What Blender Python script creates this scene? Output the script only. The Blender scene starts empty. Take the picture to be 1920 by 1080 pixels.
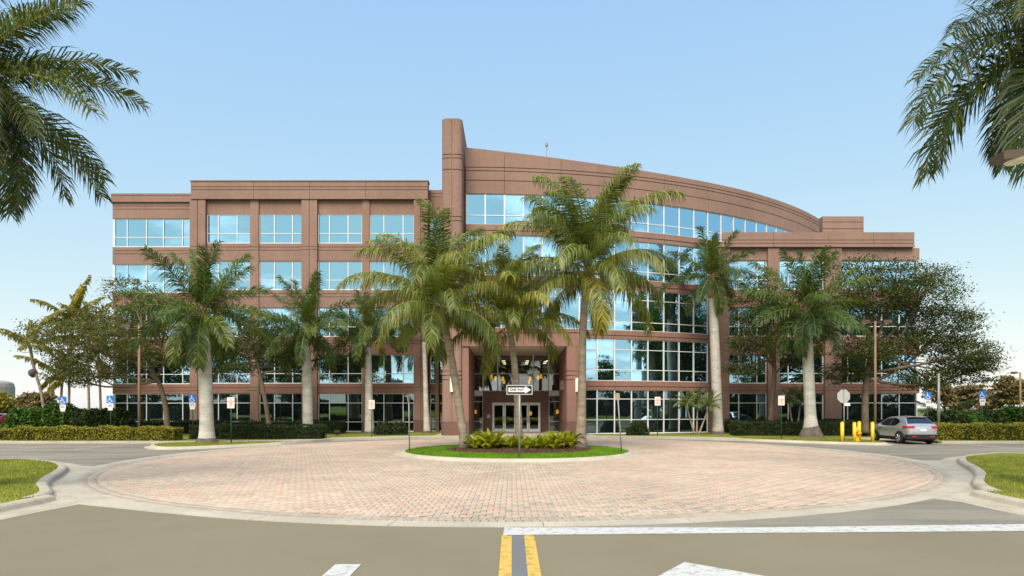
import bpy, math, random
import numpy as np
from mathutils import Vector, Matrix

random.seed(7); rng = np.random.default_rng(7)
R = math.radians
sc = bpy.context.scene
col = sc.collection

# ------------------------------------------------------------------ camera
EYE, F = 2.06, 1192.0
cam = bpy.data.objects.new('camera', bpy.data.cameras.new('camera'))
col.objects.link(cam)
cam.location = (0, 0, EYE); cam.rotation_euler = (R(90), 0, 0)
cam.data.lens = 22.35; cam.data.sensor_width = 36; cam.data.shift_y = 225 / 1920
cam.data.clip_start = .1; cam.data.clip_end = 6000
sc.camera = cam

# ------------------------------------------------------------------ sky, sun, exposure
SUN_EL, SUN_AZ = R(49), R(-166)            # azimuth from +Y, towards +X
w = bpy.data.worlds.new('World'); sc.world = w; w.use_nodes = True
nt = w.node_tree; nt.nodes.clear()
def wn(t, **k):
    n = nt.nodes.new(t)
    for a, b in k.items(): setattr(n, a, b)
    return n
out = wn('ShaderNodeOutputWorld'); bg = wn('ShaderNodeBackground'); bg.inputs[1].default_value = .135
sky = wn('ShaderNodeTexSky', sky_type='NISHITA', sun_disc=False, sun_elevation=SUN_EL, sun_rotation=SUN_AZ,
         air_density=1.0, dust_density=.5, ozone_density=1.3, altitude=0)
tc = wn('ShaderNodeTexCoord'); sep = wn('ShaderNodeSeparateXYZ')
nt.links.new(tc.outputs['Generated'], sep.inputs[0])
def wm(op, a, b=None, c=None, clamp=False):
    n = wn('ShaderNodeMath', operation=op); n.use_clamp = clamp
    for i, x in enumerate((a, b, c)):
        if x is None: continue
        if isinstance(x, (int, float)): n.inputs[i].default_value = x
        else: nt.links.new(x, n.inputs[i])
    return n.outputs[0]
zz = wm('ADD', wm('MAXIMUM', sep.outputs[2], 0.0), .16)
comb = wn('ShaderNodeCombineXYZ')
nt.links.new(wm('DIVIDE', sep.outputs[0], zz), comb.inputs[0]); nt.links.new(wm('DIVIDE', sep.outputs[1], zz), comb.inputs[1])
noi = wn('ShaderNodeTexNoise'); noi.inputs['Scale'].default_value = 1.1; noi.inputs['Detail'].default_value = 9; noi.inputs['Roughness'].default_value = .58
nt.links.new(comb.outputs[0], noi.inputs['Vector'])
# a bank of fair-weather cloud, thicker on the side away from the building (the glass mirrors it)
side = wn('ShaderNodeMapRange', interpolation_type='SMOOTHSTEP')
nt.links.new(sep.outputs[1], side.inputs[0])
for i, v in ((1, -.6), (2, .3), (3, .485), (4, .655)): side.inputs[i].default_value = v
cl = wn('ShaderNodeMapRange', interpolation_type='SMOOTHSTEP')
nt.links.new(noi.outputs[0], cl.inputs[0]); nt.links.new(side.outputs[0], cl.inputs[1])
nt.links.new(wm('ADD', side.outputs[0], .16), cl.inputs[2]); cl.inputs[3].default_value = 0; cl.inputs[4].default_value = .9
mix = wn('ShaderNodeMixRGB'); mix.inputs[2].default_value = (10.5, 10.6, 10.8, 1)
# photographic tone curve of the sky, one power per channel, the same in every direction
s3 = wn('ShaderNodeSeparateColor'); c3 = wn('ShaderNodeCombineColor'); nt.links.new(sky.outputs[0], s3.inputs[0])
for i, (k_, g_) in enumerate(((2.17, .535), (3.0, .35), (5.1, .05))):
    nt.links.new(wm('MULTIPLY', wm('POWER', s3.outputs[i], g_), k_), c3.inputs[i])
nt.links.new(cl.outputs[0], mix.inputs[0]); nt.links.new(c3.outputs[0], mix.inputs[1])
nt.links.new(mix.outputs[0], bg.inputs[0]); nt.links.new(bg.outputs[0], out.inputs[0])

sun = bpy.data.objects.new('sun', bpy.data.lights.new('sun', 'SUN')); col.objects.link(sun)
sun.data.energy = 3.8; sun.data.angle = R(40); sun.data.color = (1, .92, .79)
sd = Vector((math.sin(SUN_AZ) * math.cos(SUN_EL), math.cos(SUN_AZ) * math.cos(SUN_EL), math.sin(SUN_EL)))
sun.rotation_euler = sd.to_track_quat('Z', 'Y').to_euler(); sun.location = sd * 120
vs = sc.view_settings; vs.view_transform = 'Standard'; vs.look = 'None'; vs.exposure = 0.35; vs.gamma = 1; vs.use_curve_mapping = False
sc.render.engine = 'CYCLES'; sc.cycles.use_denoising = True; sc.cycles.max_bounces = 6
sc.cycles.transparent_max_bounces = 8; sc.cycles.caustics_reflective = False; sc.cycles.caustics_refractive = False

# ------------------------------------------------------------------ helpers
def G(u, v, z=0.0):
    """ground point (at height z) seen at a photo pixel"""
    d = (EYE - z) * F / (v - 765.0)
    return ((u - 960) * d / F, d)
def AX(u, Y): return (u - 960) * Y / F
def AZ(v, Y): return EYE + (765 - v) * Y / F

def tag(o, label=None, cat=None, group=None, kind=None):
    for k, v in (('label', label), ('category', cat), ('group', group), ('kind', kind)):
        if v: o[k] = v
    return o
def empty(name, loc=(0, 0, 0), rz=0):
    o = bpy.data.objects.new(name, None); col.objects.link(o); o.location = loc; o.rotation_euler = (0, 0, rz)
    o.empty_display_size = .3
    return o
def link(name, me, parent=None, loc=None, world=False):
    o = bpy.data.objects.new(name, me); col.objects.link(o)
    if parent is not None:
        o.parent = parent
        if world: o.location = -Vector(parent.location)
    if loc is not None: o.location = loc
    return o
def copy_tree(o, parent=None):
    c = o.copy(); col.objects.link(c); c.parent = parent
    for ch in o.children: copy_tree(ch, c)
    return c

class MB:
    def __init__(s): s.v = []; s.f = []; s.m = []; s.T = None
    def add(s, vs, fs, mi=0):
        b = len(s.v)
        if s.T is not None: vs = [tuple(s.T @ Vector(p)) for p in vs]
        s.v.extend([tuple(p) for p in vs]); s.f.extend([tuple(b + i for i in f) for f in fs]); s.m.extend([mi] * len(fs))
        return s
    def box(s, x0, x1, y0, y1, z0, z1, mi=0):
        return s.add([(x0, y0, z0), (x1, y0, z0), (x1, y1, z0), (x0, y1, z0), (x0, y0, z1), (x1, y0, z1), (x1, y1, z1), (x0, y1, z1)],
                     [(3, 2, 1, 0), (4, 5, 6, 7), (0, 1, 5, 4), (1, 2, 6, 5), (2, 3, 7, 6), (3, 0, 4, 7)], mi)
    def prism(s, poly, z0, z1, mi=0):
        n = len(poly)
        a = sum(poly[i][0] * poly[(i + 1) % n][1] - poly[(i + 1) % n][0] * poly[i][1] for i in range(n))
        if a < 0: poly = poly[::-1]
        vs = [(x, y, z0) for x, y in poly] + [(x, y, z1) for x, y in poly]
        fs = [tuple(range(n - 1, -1, -1)), tuple(range(n, 2 * n))] + [(i, (i + 1) % n, n + (i + 1) % n, n + i) for i in range(n)]
        return s.add(vs, fs, mi)
    def tube(s, pts, rad, n=8, mi=0, cap=True):
        pts = [Vector(p) for p in pts]; vs = []; fs = []
        if isinstance(rad, (int, float)): rad = [rad] * len(pts)
        up = Vector((1, 0, 0)) if abs((pts[-1] - pts[0]).normalized().x) < .9 else Vector((0, 1, 0))
        for i, p in enumerate(pts):
            t = (pts[min(i + 1, len(pts) - 1)] - pts[max(i - 1, 0)]).normalized()
            a = (up - t * up.dot(t)).normalized(); b = t.cross(a)
            for k in range(n):
                th = 2 * math.pi * k / n
                vs.append(p + (a * math.cos(th) + b * math.sin(th)) * rad[i])
        for i in range(len(pts) - 1):
            for k in range(n):
                fs.append((i * n + k, i * n + (k + 1) % n, (i + 1) * n + (k + 1) % n, (i + 1) * n + k))
        if cap: fs += [tuple(range(n - 1, -1, -1)), tuple(range((len(pts) - 1) * n, len(pts) * n))]
        return s.add(vs, fs, mi)
    def mesh(s, name, mats, smooth=False):
        me = bpy.data.meshes.new(name); me.from_pydata(s.v, [], s.f)
        for m in (mats if isinstance(mats, (list, tuple)) else [mats]): me.materials.append(m)
        if any(s.m): me.polygons.foreach_set('material_index', s.m)
        if smooth: me.polygons.foreach_set('use_smooth', [True] * len(me.polygons))
        me.update(); return me
    def build(s, name, mats, parent=None, smooth=False, loc=None, world=False):
        return link(name, s.mesh(name, mats, smooth), parent, loc, world)

def mesh_np(name, V, faces, mats, mi=None, smooth=False):
    """faces: list of (M,k) int arrays"""
    me = bpy.data.meshes.new(name)
    me.vertices.add(len(V)); me.vertices.foreach_set('co', np.asarray(V, dtype=np.float32).ravel())
    loops = np.concatenate([f.ravel() for f in faces]); tot = np.concatenate([np.full(len(f), f.shape[1]) for f in faces])
    me.loops.add(len(loops)); me.loops.foreach_set('vertex_index', loops.astype(np.int32))
    me.polygons.add(len(tot)); st = np.concatenate([[0], np.cumsum(tot)[:-1]])
    me.polygons.foreach_set('loop_start', st.astype(np.int32))
    for m in (mats if isinstance(mats, (list, tuple)) else [mats]): me.materials.append(m)
    if mi is not None: me.polygons.foreach_set('material_index', np.asarray(mi, dtype=np.int32))
    me.update(calc_edges=True); me.validate()
    if smooth: me.polygons.foreach_set('use_smooth', [True] * len(tot))
    return me

# ------------------------------------------------------------------ materials
def newmat(name):
    m = bpy.data.materials.new(name); m.use_nodes = True
    n = m.node_tree; n.nodes.clear()
    o = n.nodes.new('ShaderNodeOutputMaterial'); b = n.nodes.new('ShaderNodeBsdfPrincipled')
    n.links.new(b.outputs[0], o.inputs[0])
    return m, n, b, o
def ramp(n, stops, src):
    r = n.nodes.new('ShaderNodeValToRGB'); e = r.color_ramp.elements
    while len(e) < len(stops): e.new(.5)
    for i, (p, c) in enumerate(stops): e[i].position = p; e[i].color = (*c, 1)
    n.links.new(src, r.inputs[0]); return r.outputs[0]
def noise(n, scale, detail=4, rough=.55, stretch=None, coord='pos'):
    t = n.nodes.new('ShaderNodeTexNoise'); t.inputs['Scale'].default_value = scale
    t.inputs['Detail'].default_value = detail; t.inputs['Roughness'].default_value = rough
    if coord == 'pos': src = n.nodes.new('ShaderNodeNewGeometry').outputs['Position']
    else: src = n.nodes.new('ShaderNodeTexCoord').outputs['Object']
    if stretch:
        mp = n.nodes.new('ShaderNodeMapping'); mp.inputs['Scale'].default_value = stretch
        n.links.new(src, mp.inputs[0]); src = mp.outputs[0]
    n.links.new(src, t.inputs['Vector']); return t.outputs[0]
def mixc(n, fac, a, b, mode='MIX'):
    m = n.nodes.new('ShaderNodeMixRGB'); m.blend_type = mode
    for i, x in ((0, fac), (1, a), (2, b)):
        if isinstance(x, (int, float)): m.inputs[i].default_value = x
        elif isinstance(x, tuple): m.inputs[i].default_value = (*x, 1)
        else: n.links.new(x, m.inputs[i])
    return m.outputs[0]
def bump(n, b, h, strength=.3, dist=.02):
    k = n.nodes.new('ShaderNodeBump'); k.inputs['Strength'].default_value = strength; k.inputs['Distance'].default_value = dist
    n.links.new(h, k.inputs['Height']); n.links.new(k.outputs[0], b.inputs['Normal'])
def sc3(c, k): return tuple(min(1, x * k) for x in c)
def surf(name, c, rough=.8, var=.2, big=.25, small=18, vs=.15, stretch=None, bmp=0, bscale=60, spec=.3, metal=0, coord='pos'):
    """mottled surface: large patches (var at scale big) and fine grain (vs at scale small)"""
    m, n, b, o = newmat(name)
    a = ramp(n, [(.3, sc3(c, 1 - var)), (.7, sc3(c, 1 + var))], noise(n, big, 5, .6, stretch, coord))
    g = ramp(n, [(.3, (1 - vs,) * 3), (.7, (1 + vs,) * 3)], noise(n, small, 3, .6, None, coord))
    n.links.new(mixc(n, 1.0, a, g, 'MULTIPLY'), b.inputs['Base Color'])
    b.inputs['Roughness'].default_value = rough; b.inputs['Specular IOR Level'].default_value = spec; b.inputs['Metallic'].default_value = metal
    if bmp: bump(n, b, noise(n, bscale, 3, .6, None, coord), bmp, .01)
    return m
def leafmat(name, stops, trans=.35, rough=.5, spec=.3, per_obj=False):
    m, n, b, o = newmat(name)
    g = n.nodes.new('ShaderNodeNewGeometry')
    c = ramp(n, stops, g.outputs['Random Per Island'])
    big = ramp(n, [(.3, (.75, .75, .75)), (.7, (1.2, 1.2, 1.2))], noise(n, .9, 2))
    c = mixc(n, 1.0, c, big, 'MULTIPLY')
    oi = n.nodes.new('ShaderNodeObjectInfo')
    c = mixc(n, 1.0, c, ramp(n, [(0, (.62, .72, .7)), (.5, (1, 1, 1)), (.88, (1.22, 1.15, .9)), (1, (1.38, 1.15, .85))], oi.outputs['Random']), 'MULTIPLY') if per_obj else c
    n.links.new(c, b.inputs['Base Color']); b.inputs['Roughness'].default_value = rough; b.inputs['Specular IOR Level'].default_value = spec
    t = n.nodes.new('ShaderNodeBsdfTranslucent'); n.links.new(mixc(n, 1.0, c, (1.25, 1.2, .6), 'MULTIPLY'), t.inputs[0])
    x = n.nodes.new('ShaderNodeMixShader'); x.inputs[0].default_value = trans
    n.links.new(b.outputs[0], x.inputs[1]); n.links.new(t.outputs[0], x.inputs[2]); n.links.new(x.outputs[0], o.inputs[0])
    return m
def flat(name, c, rough=.5, spec=.4, metal=0, emit=0, coat=0):
    m, n, b, o = newmat(name)
    b.inputs['Base Color'].default_value = (*c, 1); b.inputs['Roughness'].default_value = rough
    b.inputs['Specular IOR Level'].default_value = spec; b.inputs['Metallic'].default_value = metal; b.inputs['Coat Weight'].default_value = coat
    if emit:
        b.inputs['Emission Color'].default_value = (*c, 1); b.inputs['Emission Strength'].default_value = emit
    else:
        g = ramp(n, [(.3, sc3(c, .9)), (.7, sc3(c, 1.08))], noise(n, 6, 4, .6, None, 'obj'))
        n.links.new(g, b.inputs['Base Color'])
    return m

M = {}
def stucco(name, c):
    m, n, b, o = newmat(name)
    a = ramp(n, [(.3, sc3(c, .9)), (.7, sc3(c, 1.08))], noise(n, .35, 5, .6))
    st = ramp(n, [(.35, (1, 1, 1)), (.75, (.86, .85, .85))], noise(n, 1.0, 5, .65, (2.2, 2.2, .12)))
    g = ramp(n, [(.3, (.86, .86, .86)), (.7, (1.13, 1.13, 1.13))], noise(n, 9, 4, .7))
    n.links.new(mixc(n, 1.0, mixc(n, .8, a, st, 'MULTIPLY'), g, 'MULTIPLY'), b.inputs['Base Color'])
    b.inputs['Roughness'].default_value = .9; b.inputs['Specular IOR Level'].default_value = .2
    bump(n, b, noise(n, 45, 3), .25, .01); return m
M['stucco'] = stucco('pink_stucco', (.285, .18, .142))
M['stucco2'] = stucco('rose_stucco_band', (.275, .15, .118))
M['granite'] = surf('brown_granite', (.16, .085, .065), .45, .12, 1.2, 30, .3, spec=.4)
M['soffit'] = surf('soffit_plaster', (.55, .47, .38), .9, .06, .5, 20, .05)
M['alu'] = surf('white_aluminium', (.74, .75, .74), .4, .05, .6, 10, .04, spec=.5)
M['door_white'] = flat('white_door_paint', (.88, .88, .86), .4)
M['roof'] = surf('roof_gravel', (.4, .38, .35), .95, .2, .4, 20, .2)
M['dark'] = flat('dark_interior', (.035, .028, .024), .8, .2)
M['lobbywall'] = surf('lobby_wall', (.16, .10, .06), .7, .1, .5, 8, .1)
M['asphalt'] = surf('road_asphalt', (.225, .19, .125), .9, .07, .35, 55, .13, bmp=.25, bscale=120, spec=.2)
M['asphalt_old'] = surf('worn_asphalt', (.24, .215, .17), .92, .28, .45, 45, .25, stretch=(.4, 1.6, 1), bmp=.4, bscale=90, spec=.2)
M['asphalt_gap'] = surf('patched_asphalt', (.17, .17, .17), .9, .05, .6, 60, .1, spec=.2)
M['concrete'] = surf('kerb_concrete', (.47, .415, .325), .9, .14, .7, 25, .14, bmp=.2, bscale=70, spec=.2)
M['kerb'] = surf('weathered_kerb', (.45, .39, .30), .9, .2, 1.1, 25, .15, bmp=.2, bscale=70, spec=.2)
M['sand'] = surf('joint_sand', (.19, .155, .12), .95, .2, 1, 40, .2)
M['lawn'] = surf('lawn_soil', (.19, .205, .035), .95, .28, .9, 30, .35, bmp=.6, bscale=60, spec=.1)
M['lawn_isl'] = surf('island_lawn_soil', (.13, .24, .012), .95, .15, .9, 30, .3, bmp=.6, bscale=60, spec=.1)
M['field'] = surf('far_ground', (.13, .15, .05), .95, .3, .05, 2, .2, spec=.1)
M['mulch'] = surf('brown_mulch', (.085, .045, .028), .95, .3, 3, 30, .5, bmp=1, bscale=30, spec=.1)
def paint(name, c, wear=.5):
    m, n, b, o = newmat(name)
    f = ramp(n, [(wear - .05, (0, 0, 0)), (wear + .06, (1, 1, 1))], noise(n, 7, 8, .72))
    n.links.new(mixc(n, f, c, sc3(c, .55)), b.inputs['Base Color']); b.inputs['Roughness'].default_value = .8
    return m
M['white_paint'] = paint('worn_white_paint', (.56, .545, .51), .56)
M['yellow_paint'] = paint('worn_yellow_paint', (.62, .40, .085), .56)
M['galv'] = surf('galvanised_steel', (.30, .29, .27), .5, .1, 3, 30, .1, metal=.4)
M['green_post'] = flat('green_post_paint', (.025, .06, .04), .5)
M['bronze'] = flat('bronze_lamp_paint', (.10, .065, .045), .5)
M['pole_tan'] = surf('tan_pole', (.27, .17, .11), .7, .15, 1.5, 20, .1)
M['sign_white'] = flat('sign_white', (.8, .78, .74), .4)
M['sign_pink'] = flat('sign_faded_white', (.80, .68, .63), .4)
M['sign_red'] = flat('sign_red', (.62, .13, .10), .4)
M['sign_blue'] = flat('sign_blue', (.015, .16, .55), .4)
M['sign_black'] = flat('sign_black', (.015, .015, .02), .4)
M['sign_back'] = surf('sign_back_metal', (.50, .50, .48), .45, .1, 3, 30, .06, metal=.3)
M['sign_tan'] = surf('sign_back_tan', (.36, .30, .20), .6, .1, 3, 30, .06)
M['bollard'] = surf('yellow_enamel', (.80, .52, .015), .4, .08, 4, 20, .05, spec=.5)
M['hydrant'] = surf('amber_enamel', (.80, .38, .01), .4, .08, 4, 20, .05, spec=.5)
M['lamp_yellow'] = flat('pendant_glow', (1.0, .55, .04), .5, emit=1.1)
M['lamp_white'] = flat('downlight_glow', (1.0, .85, .6), .5, emit=3.0)
M['sconce'] = flat('sconce_diffuser', (.85, .83, .78), .5)
def glass(name, tint, refl, body):
    m, n, b, o = newmat(name); n.nodes.remove(b)
    d = n.nodes.new('ShaderNodeBsdfDiffuse'); d.inputs[0].default_value = (*body, 1)
    g = n.nodes.new('ShaderNodeBsdfGlossy'); g.inputs[0].default_value = (*tint, 1); g.inputs['Roughness'].default_value = .012
    k = n.nodes.new('ShaderNodeBump'); k.inputs['Strength'].default_value = .05; k.inputs['Distance'].default_value = .02
    n.links.new(noise(n, .9, 2), k.inputs['Height']); n.links.new(k.outputs[0], g.inputs['Normal'])
    x = n.nodes.new('ShaderNodeMixShader'); x.inputs[0].default_value = refl
    n.links.new(d.outputs[0], x.inputs[1]); n.links.new(g.outputs[0], x.inputs[2]); n.links.new(x.outputs[0], o.inputs[0]); return m
M['glass'] = glass('blue_mirror_glass', (.40, .69, .85), .86, (.006, .012, .016))
M['glass_low'] = glass('smoked_glass', (.60, .86, .95), .27, (.008, .012, .014))
def clear(name):
    m, n, b, o = newmat(name); n.nodes.remove(b)
    t = n.nodes.new('ShaderNodeBsdfTransparent'); t.inputs[0].default_value = (.72, .72, .66, 1)
    g = n.nodes.new('ShaderNodeBsdfGlossy'); g.inputs[0].default_value = (.8, .9, .95, 1); g.inputs['Roughness'].default_value = .01
    x = n.nodes.new('ShaderNodeMixShader'); x.inputs[0].default_value = .16
    n.links.new(t.outputs[0], x.inputs[1]); n.links.new(g.outputs[0], x.inputs[2]); n.links.new(x.outputs[0], o.inputs[0]); return m
M['lobbyglass'] = clear('lobby_glass')
# foliage
M['coco'] = leafmat('coconut_leaf', [(0, (.09, .13, .02)), (.5, (.20, .235, .04)), (.85, (.32, .33, .065)), (1, (.48, .41, .14))], .35, .4, .5, True)
M['royal'] = leafmat('royal_leaf', [(0, (.05, .095, .02)), (.55, (.09, .155, .028)), (.9, (.155, .21, .035)), (1, (.27, .22, .07))], .32, .42, .5, True)
M['fore'] = leafmat('foreground_leaf', [(0, (.05, .085, .022)), (.6, (.095, .135, .03)), (.92, (.16, .18, .05)), (1, (.34, .26, .10))], .35, .42, .5, True)
M['rachis'] = surf('frond_stem', (.26, .24, .07), .6, .2, 2, 10, .15)
M['oak'] = leafmat('oak_leaf', [(0, (.035, .058, .014)), (.6, (.085, .115, .028)), (1, (.17, .18, .055))], .3)
M['oak_thin'] = leafmat('sparse_leaf', [(0, (.07, .09, .028)), (.6, (.145, .155, .05)), (1, (.27, .24, .09))], .4)
M['glow_gold'] = leafmat('backlit_gold_leaf', [(0, (.12, .13, .02)), (.6, (.30, .26, .05)), (1, (.55, .42, .10))], .5)  # warm backlight glow is put into this leaf colour
M['lush'] = leafmat('lush_leaf', [(0, (.03, .075, .012)), (.6, (.065, .14, .02)), (1, (.13, .21, .035))], .35)
M['tan_leaf'] = leafmat('dry_leaf', [(0, (.13, .11, .045)), (.6, (.25, .19, .09)), (1, (.36, .28, .14))], .3)
M['hedge_y'] = leafmat('yellow_hedge_leaf', [(0, (.10, .11, .012)), (.5, (.27, .26, .03)), (1, (.50, .44, .06))], .3)
M['hedge_d'] = leafmat('dark_hedge_leaf', [(0, (.018, .035, .010)), (.6, (.04, .065, .018)), (1, (.085, .11, .03))], .25)
M['fern'] = leafmat('fern_leaf', [(0, (.18, .24, .012)), (.5, (.36, .40, .025)), (1, (.55, .52, .05))], .45)
M['blade'] = leafmat('grass_blade', [(0, (.16, .20, .015)), (.5, (.28, .31, .03)), (1, (.46, .41, .10))], .35)
M['blade_isl'] = leafmat('green_grass_blade', [(0, (.09, .19, .006)), (.6, (.17, .32, .012)), (1, (.28, .40, .03))], .35)
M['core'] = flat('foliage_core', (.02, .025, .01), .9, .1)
M['royal_trunk'] = surf('royal_bark', (.50, .47, .41), .9, .22, 1.2, 14, .18, stretch=(1, 1, 2.4), bmp=.4, bscale=25, spec=.15)
M['coco_trunk'] = surf('coconut_bark', (.30, .24, .18), .9, .3, 1.8, 14, .25, stretch=(1, 1, 3), bmp=.6, bscale=20, spec=.15)
M['shaft'] = surf('crownshaft', (.20, .21, .07), .55, .25, 1.5, 8, .15, stretch=(1, 1, .4))
M['shaft_brown'] = surf('old_crownshaft', (.40, .22, .07), .7, .25, 1.5, 8, .15, stretch=(1, 1, .4))
M['root'] = surf('palm_root', (.12, .10, .085), .95, .35, 3, 20, .3, bmp=.8, bscale=20)
M['bark'] = surf('oak_bark', (.17, .13, .095), .95, .3, 1.5, 12, .25, bmp=.7, bscale=14, spec=.1)
M['coconut'] = surf('green_coconut', (.25, .27, .04), .5, .2, 4, 10, .1)

# ================================================================== THE SETTING
def sheet(name, poly, z, m, zb=None, kind='structure'):
    """flat slab: polygon top at z, skirt down to zb"""
    b = MB()
    b.prism(poly, z - .05 if zb is None else zb, z)
    return tag(b.build(name, M[m] if isinstance(m, str) else m), kind=kind)
def smooth_path(pts, n=6, closed=False):
    P = [Vector(p) for p in pts]; o = []; N = len(P)
    for i in range(N if closed else N - 1):
        if closed: a, b, c, d = P[i - 1], P[i], P[(i + 1) % N], P[(i + 2) % N]
        else: a, b, c, d = P[max(i - 1, 0)], P[i], P[i + 1], P[min(i + 2, N - 1)]
        for k in range(n):
            t = k / n
            o.append(.5 * ((2 * b) + (c - a) * t + (2 * a - 5 * b + 4 * c - d) * t * t + (3 * b - a - 3 * c + d) * t ** 3))
    if not closed: o.append(P[-1])
    return o
def offset_path(P, dist, closed=False):
    """offset to the right-hand side of travel"""
    o = []; N = len(P)
    for i in range(N):
        a = P[i - 1] if (closed or i > 0) else P[i]; b = P[(i + 1) % N] if (closed or i < N - 1) else P[i]
        t = (Vector(b) - Vector(a)).normalized(); o.append(Vector((P[i][0] + t.y * dist, P[i][1] - t.x * dist)))
    return o
def kerb(name, P, closed=False, h=.13, wd=.17, gut=.4, m='kerb'):
    """rolled kerb with gutter: the lawn is on the left of travel, the road on the right"""
    prof = [(0, -.03), (0, h), (.05, h + .006), (wd - .05, h - .004), (wd, h - .035), (wd + .05, .03), (wd + .09, .013), (wd + gut, .012), (wd + gut, -.03)]
    rails = [offset_path(P, d, closed) for d, _ in prof]
    V = []; Fc = []; n = len(P); k = len(prof)
    for i in range(n):
        for j in range(k): V.append((rails[j][i].x, rails[j][i].y, prof[j][1]))
    for i in range(n if closed else n - 1):
        a = i * k; b = ((i + 1) % n) * k
        for j in range(k - 1): Fc.append((a + j, b + j, b + j + 1, a + j + 1)[::-1])
    o = MB().add(V, Fc).build(name, M[m]); tag(o, kind='structure'); return o

# far ground
g = MB(); g.add([(-3000, -1500, -.06), (3000, -1500, -.06), (3000, 4500, -.06), (-3000, 4500, -.06)], [(0, 1, 2, 3)])
tag(g.build('ground', M['field']), kind='structure')
sheet('road', [(-9.6, -30), (9.9, -30), (9.9, 14.5), (-9.6, 14.5)], 0.0, 'asphalt')
sheet('cross_street', [(-75, 14.5), (75, 14.5), (75, 46), (-75, 46)], -.006, 'asphalt_old')
# older asphalt beyond the stop line on the right half
old = [G(945, 989.5), G(1300, 989), G(1930, 988)]
sheet('worn_road_patch', [(.0, 10.92), (9.9, 10.92), (9.9, 16), (.0, 16)], .004, 'asphalt_old')

# brick circle: an ellipse on the ground
PC, PRX, PRY, SKEW = (.55, 27.2), 15.25, 15.75, .055    # slightly skewed oval
def circ(r, n=120, a0=0, a1=2 * math.pi):
    o = []
    for i in range(n if abs(a1 - a0 - 2 * math.pi) < 1e-6 else n + 1):
        a = a0 + (a1 - a0) * i / n; x = (PRX + r) * math.cos(a); o.append((PC[0] + x, PC[1] + (PRY + r) * math.sin(a) + SKEW * x))
    return o
plaza = sheet('brick_plaza', circ(.02), .001, 'sand'); plaza['kind'] = 'structure'
# concrete ring in cast lengths, children of one ring
ringroot = tag(empty('concrete_ring', (PC[0], PC[1], 0)), kind='structure')
NS = 36
for i in range(NS):
    a0 = 2 * math.pi * i / NS + .0006; a1 = 2 * math.pi * (i + 1) / NS - .0006
    poly = circ(.02, 4, a0, a1) + circ(.46, 4, a0, a1)[::-1]
    MB().prism(poly, -.05, .014).build('ring_slab', M['concrete'], ringroot, world=True)

# pavers: herringbone field, two soldier courses round the rim
IC, IR = (.22, 29.3), 5.65
def brick_tint(x, y): return min(1, max(0, .5 + .42 * (random.random() - .5) * 2 * .9 + .22 * math.sin(x * .33 + 1.3 * math.sin(y * .21)) * math.cos(y * .27 + .8 * math.sin(x * .19))))
m, n, b_, o_ = newmat('paver')
at_ = n.nodes.new('ShaderNodeAttribute'); at_.attribute_name = 'tint'
cc = ramp(n, [(0, (.40, .33, .26)), (.22, (.48, .39, .30)), (.45, (.57, .445, .33)), (.62, (.60, .43, .315)), (.8, (.56, .375, .28)), (1, (.63, .50, .38))], at_.outputs['Fac'])
gr = ramp(n, [(.3, (.86, .86, .86)), (.7, (1.1, 1.1, 1.1))], noise(n, 30, 4, .7))
st = ramp(n, [(.35, (.84, .84, .85)), (.62, (1.03, 1.03, 1.03))], noise(n, .45, 6, .65))
n.links.new(mixc(n, 1.0, mixc(n, 1.0, cc, gr, 'MULTIPLY'), st, 'MULTIPLY'), b_.inputs['Base Color'])
b_.inputs['Roughness'].default_value = .88; b_.inputs['Specular IOR Level'].default_value = .25
bump(n, b_, noise(n, 70, 3), .3, .006); M['paver'] = m
def brick_geo(cx, cy, lx, ly, rot=0, top=.014, ch=.007):
    c, s = math.cos(rot), math.sin(rot)
    def q(hx, hy, z): return [(cx + c * px - s * py, cy + s * px + c * py, z) for px, py in ((-hx, -hy), (hx, -hy), (hx, hy), (-hx, hy))]
    return q(lx / 2, ly / 2, -.02) + q(lx / 2, ly / 2, top - ch) + q(lx / 2 - ch, ly / 2 - ch, top)
BF = [(0, 1, 5, 4), (1, 2, 6, 5), (2, 3, 7, 6), (3, 0, 4, 7), (4, 5, 9, 8), (5, 6, 10, 9), (6, 7, 11, 10), (7, 4, 8, 11), (8, 9, 10, 11)]
U = .125; GAP = .011
bricks = []
for iy in range(int((PC[1] - PRY) / U) - 1, int((PC[1] + PRY) / U) + 2):
    for ix in range(int((PC[0] - PRX) / U) - 1, int((PC[0] + PRX) / U) + 2):
        k = (ix - iy) % 4
        if k == 0: cx, cy, lx, ly = (ix + 1) * U, (iy + .5) * U, 2 * U - GAP, U - GAP
        elif k == 3: cx, cy, lx, ly = (ix + .5) * U, (iy + 1) * U, U - GAP, 2 * U - GAP
        else: continue
        e = math.hypot((cx - PC[0]) / (PRX - .50), (cy - PC[1] - SKEW * (cx - PC[0])) / (PRY - .50))
        if e > 1 or math.hypot(cx - IC[0], cy - IC[1]) < IR - .05: continue
        bricks.append((cx, cy, lx, ly, 0, brick_tint(cx, cy)))
for rr in (-.115, -.345):
    n_ = int(2 * math.pi * (PRX + rr) / .155)
    for i in range(n_):
        a = 2 * math.pi * i / n_
        x = PC[0] + (PRX + rr) * math.cos(a); y = PC[1] + (PRY + rr) * math.sin(a) + SKEW * (x - PC[0])
        bricks.append((x, y, .212, .142, math.atan2(PRX * math.sin(a), PRY * math.cos(a)), random.uniform(0, .3)))
bricks.sort(key=lambda q: math.hypot(q[0] * .55, q[1]))
proto = {}
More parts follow.
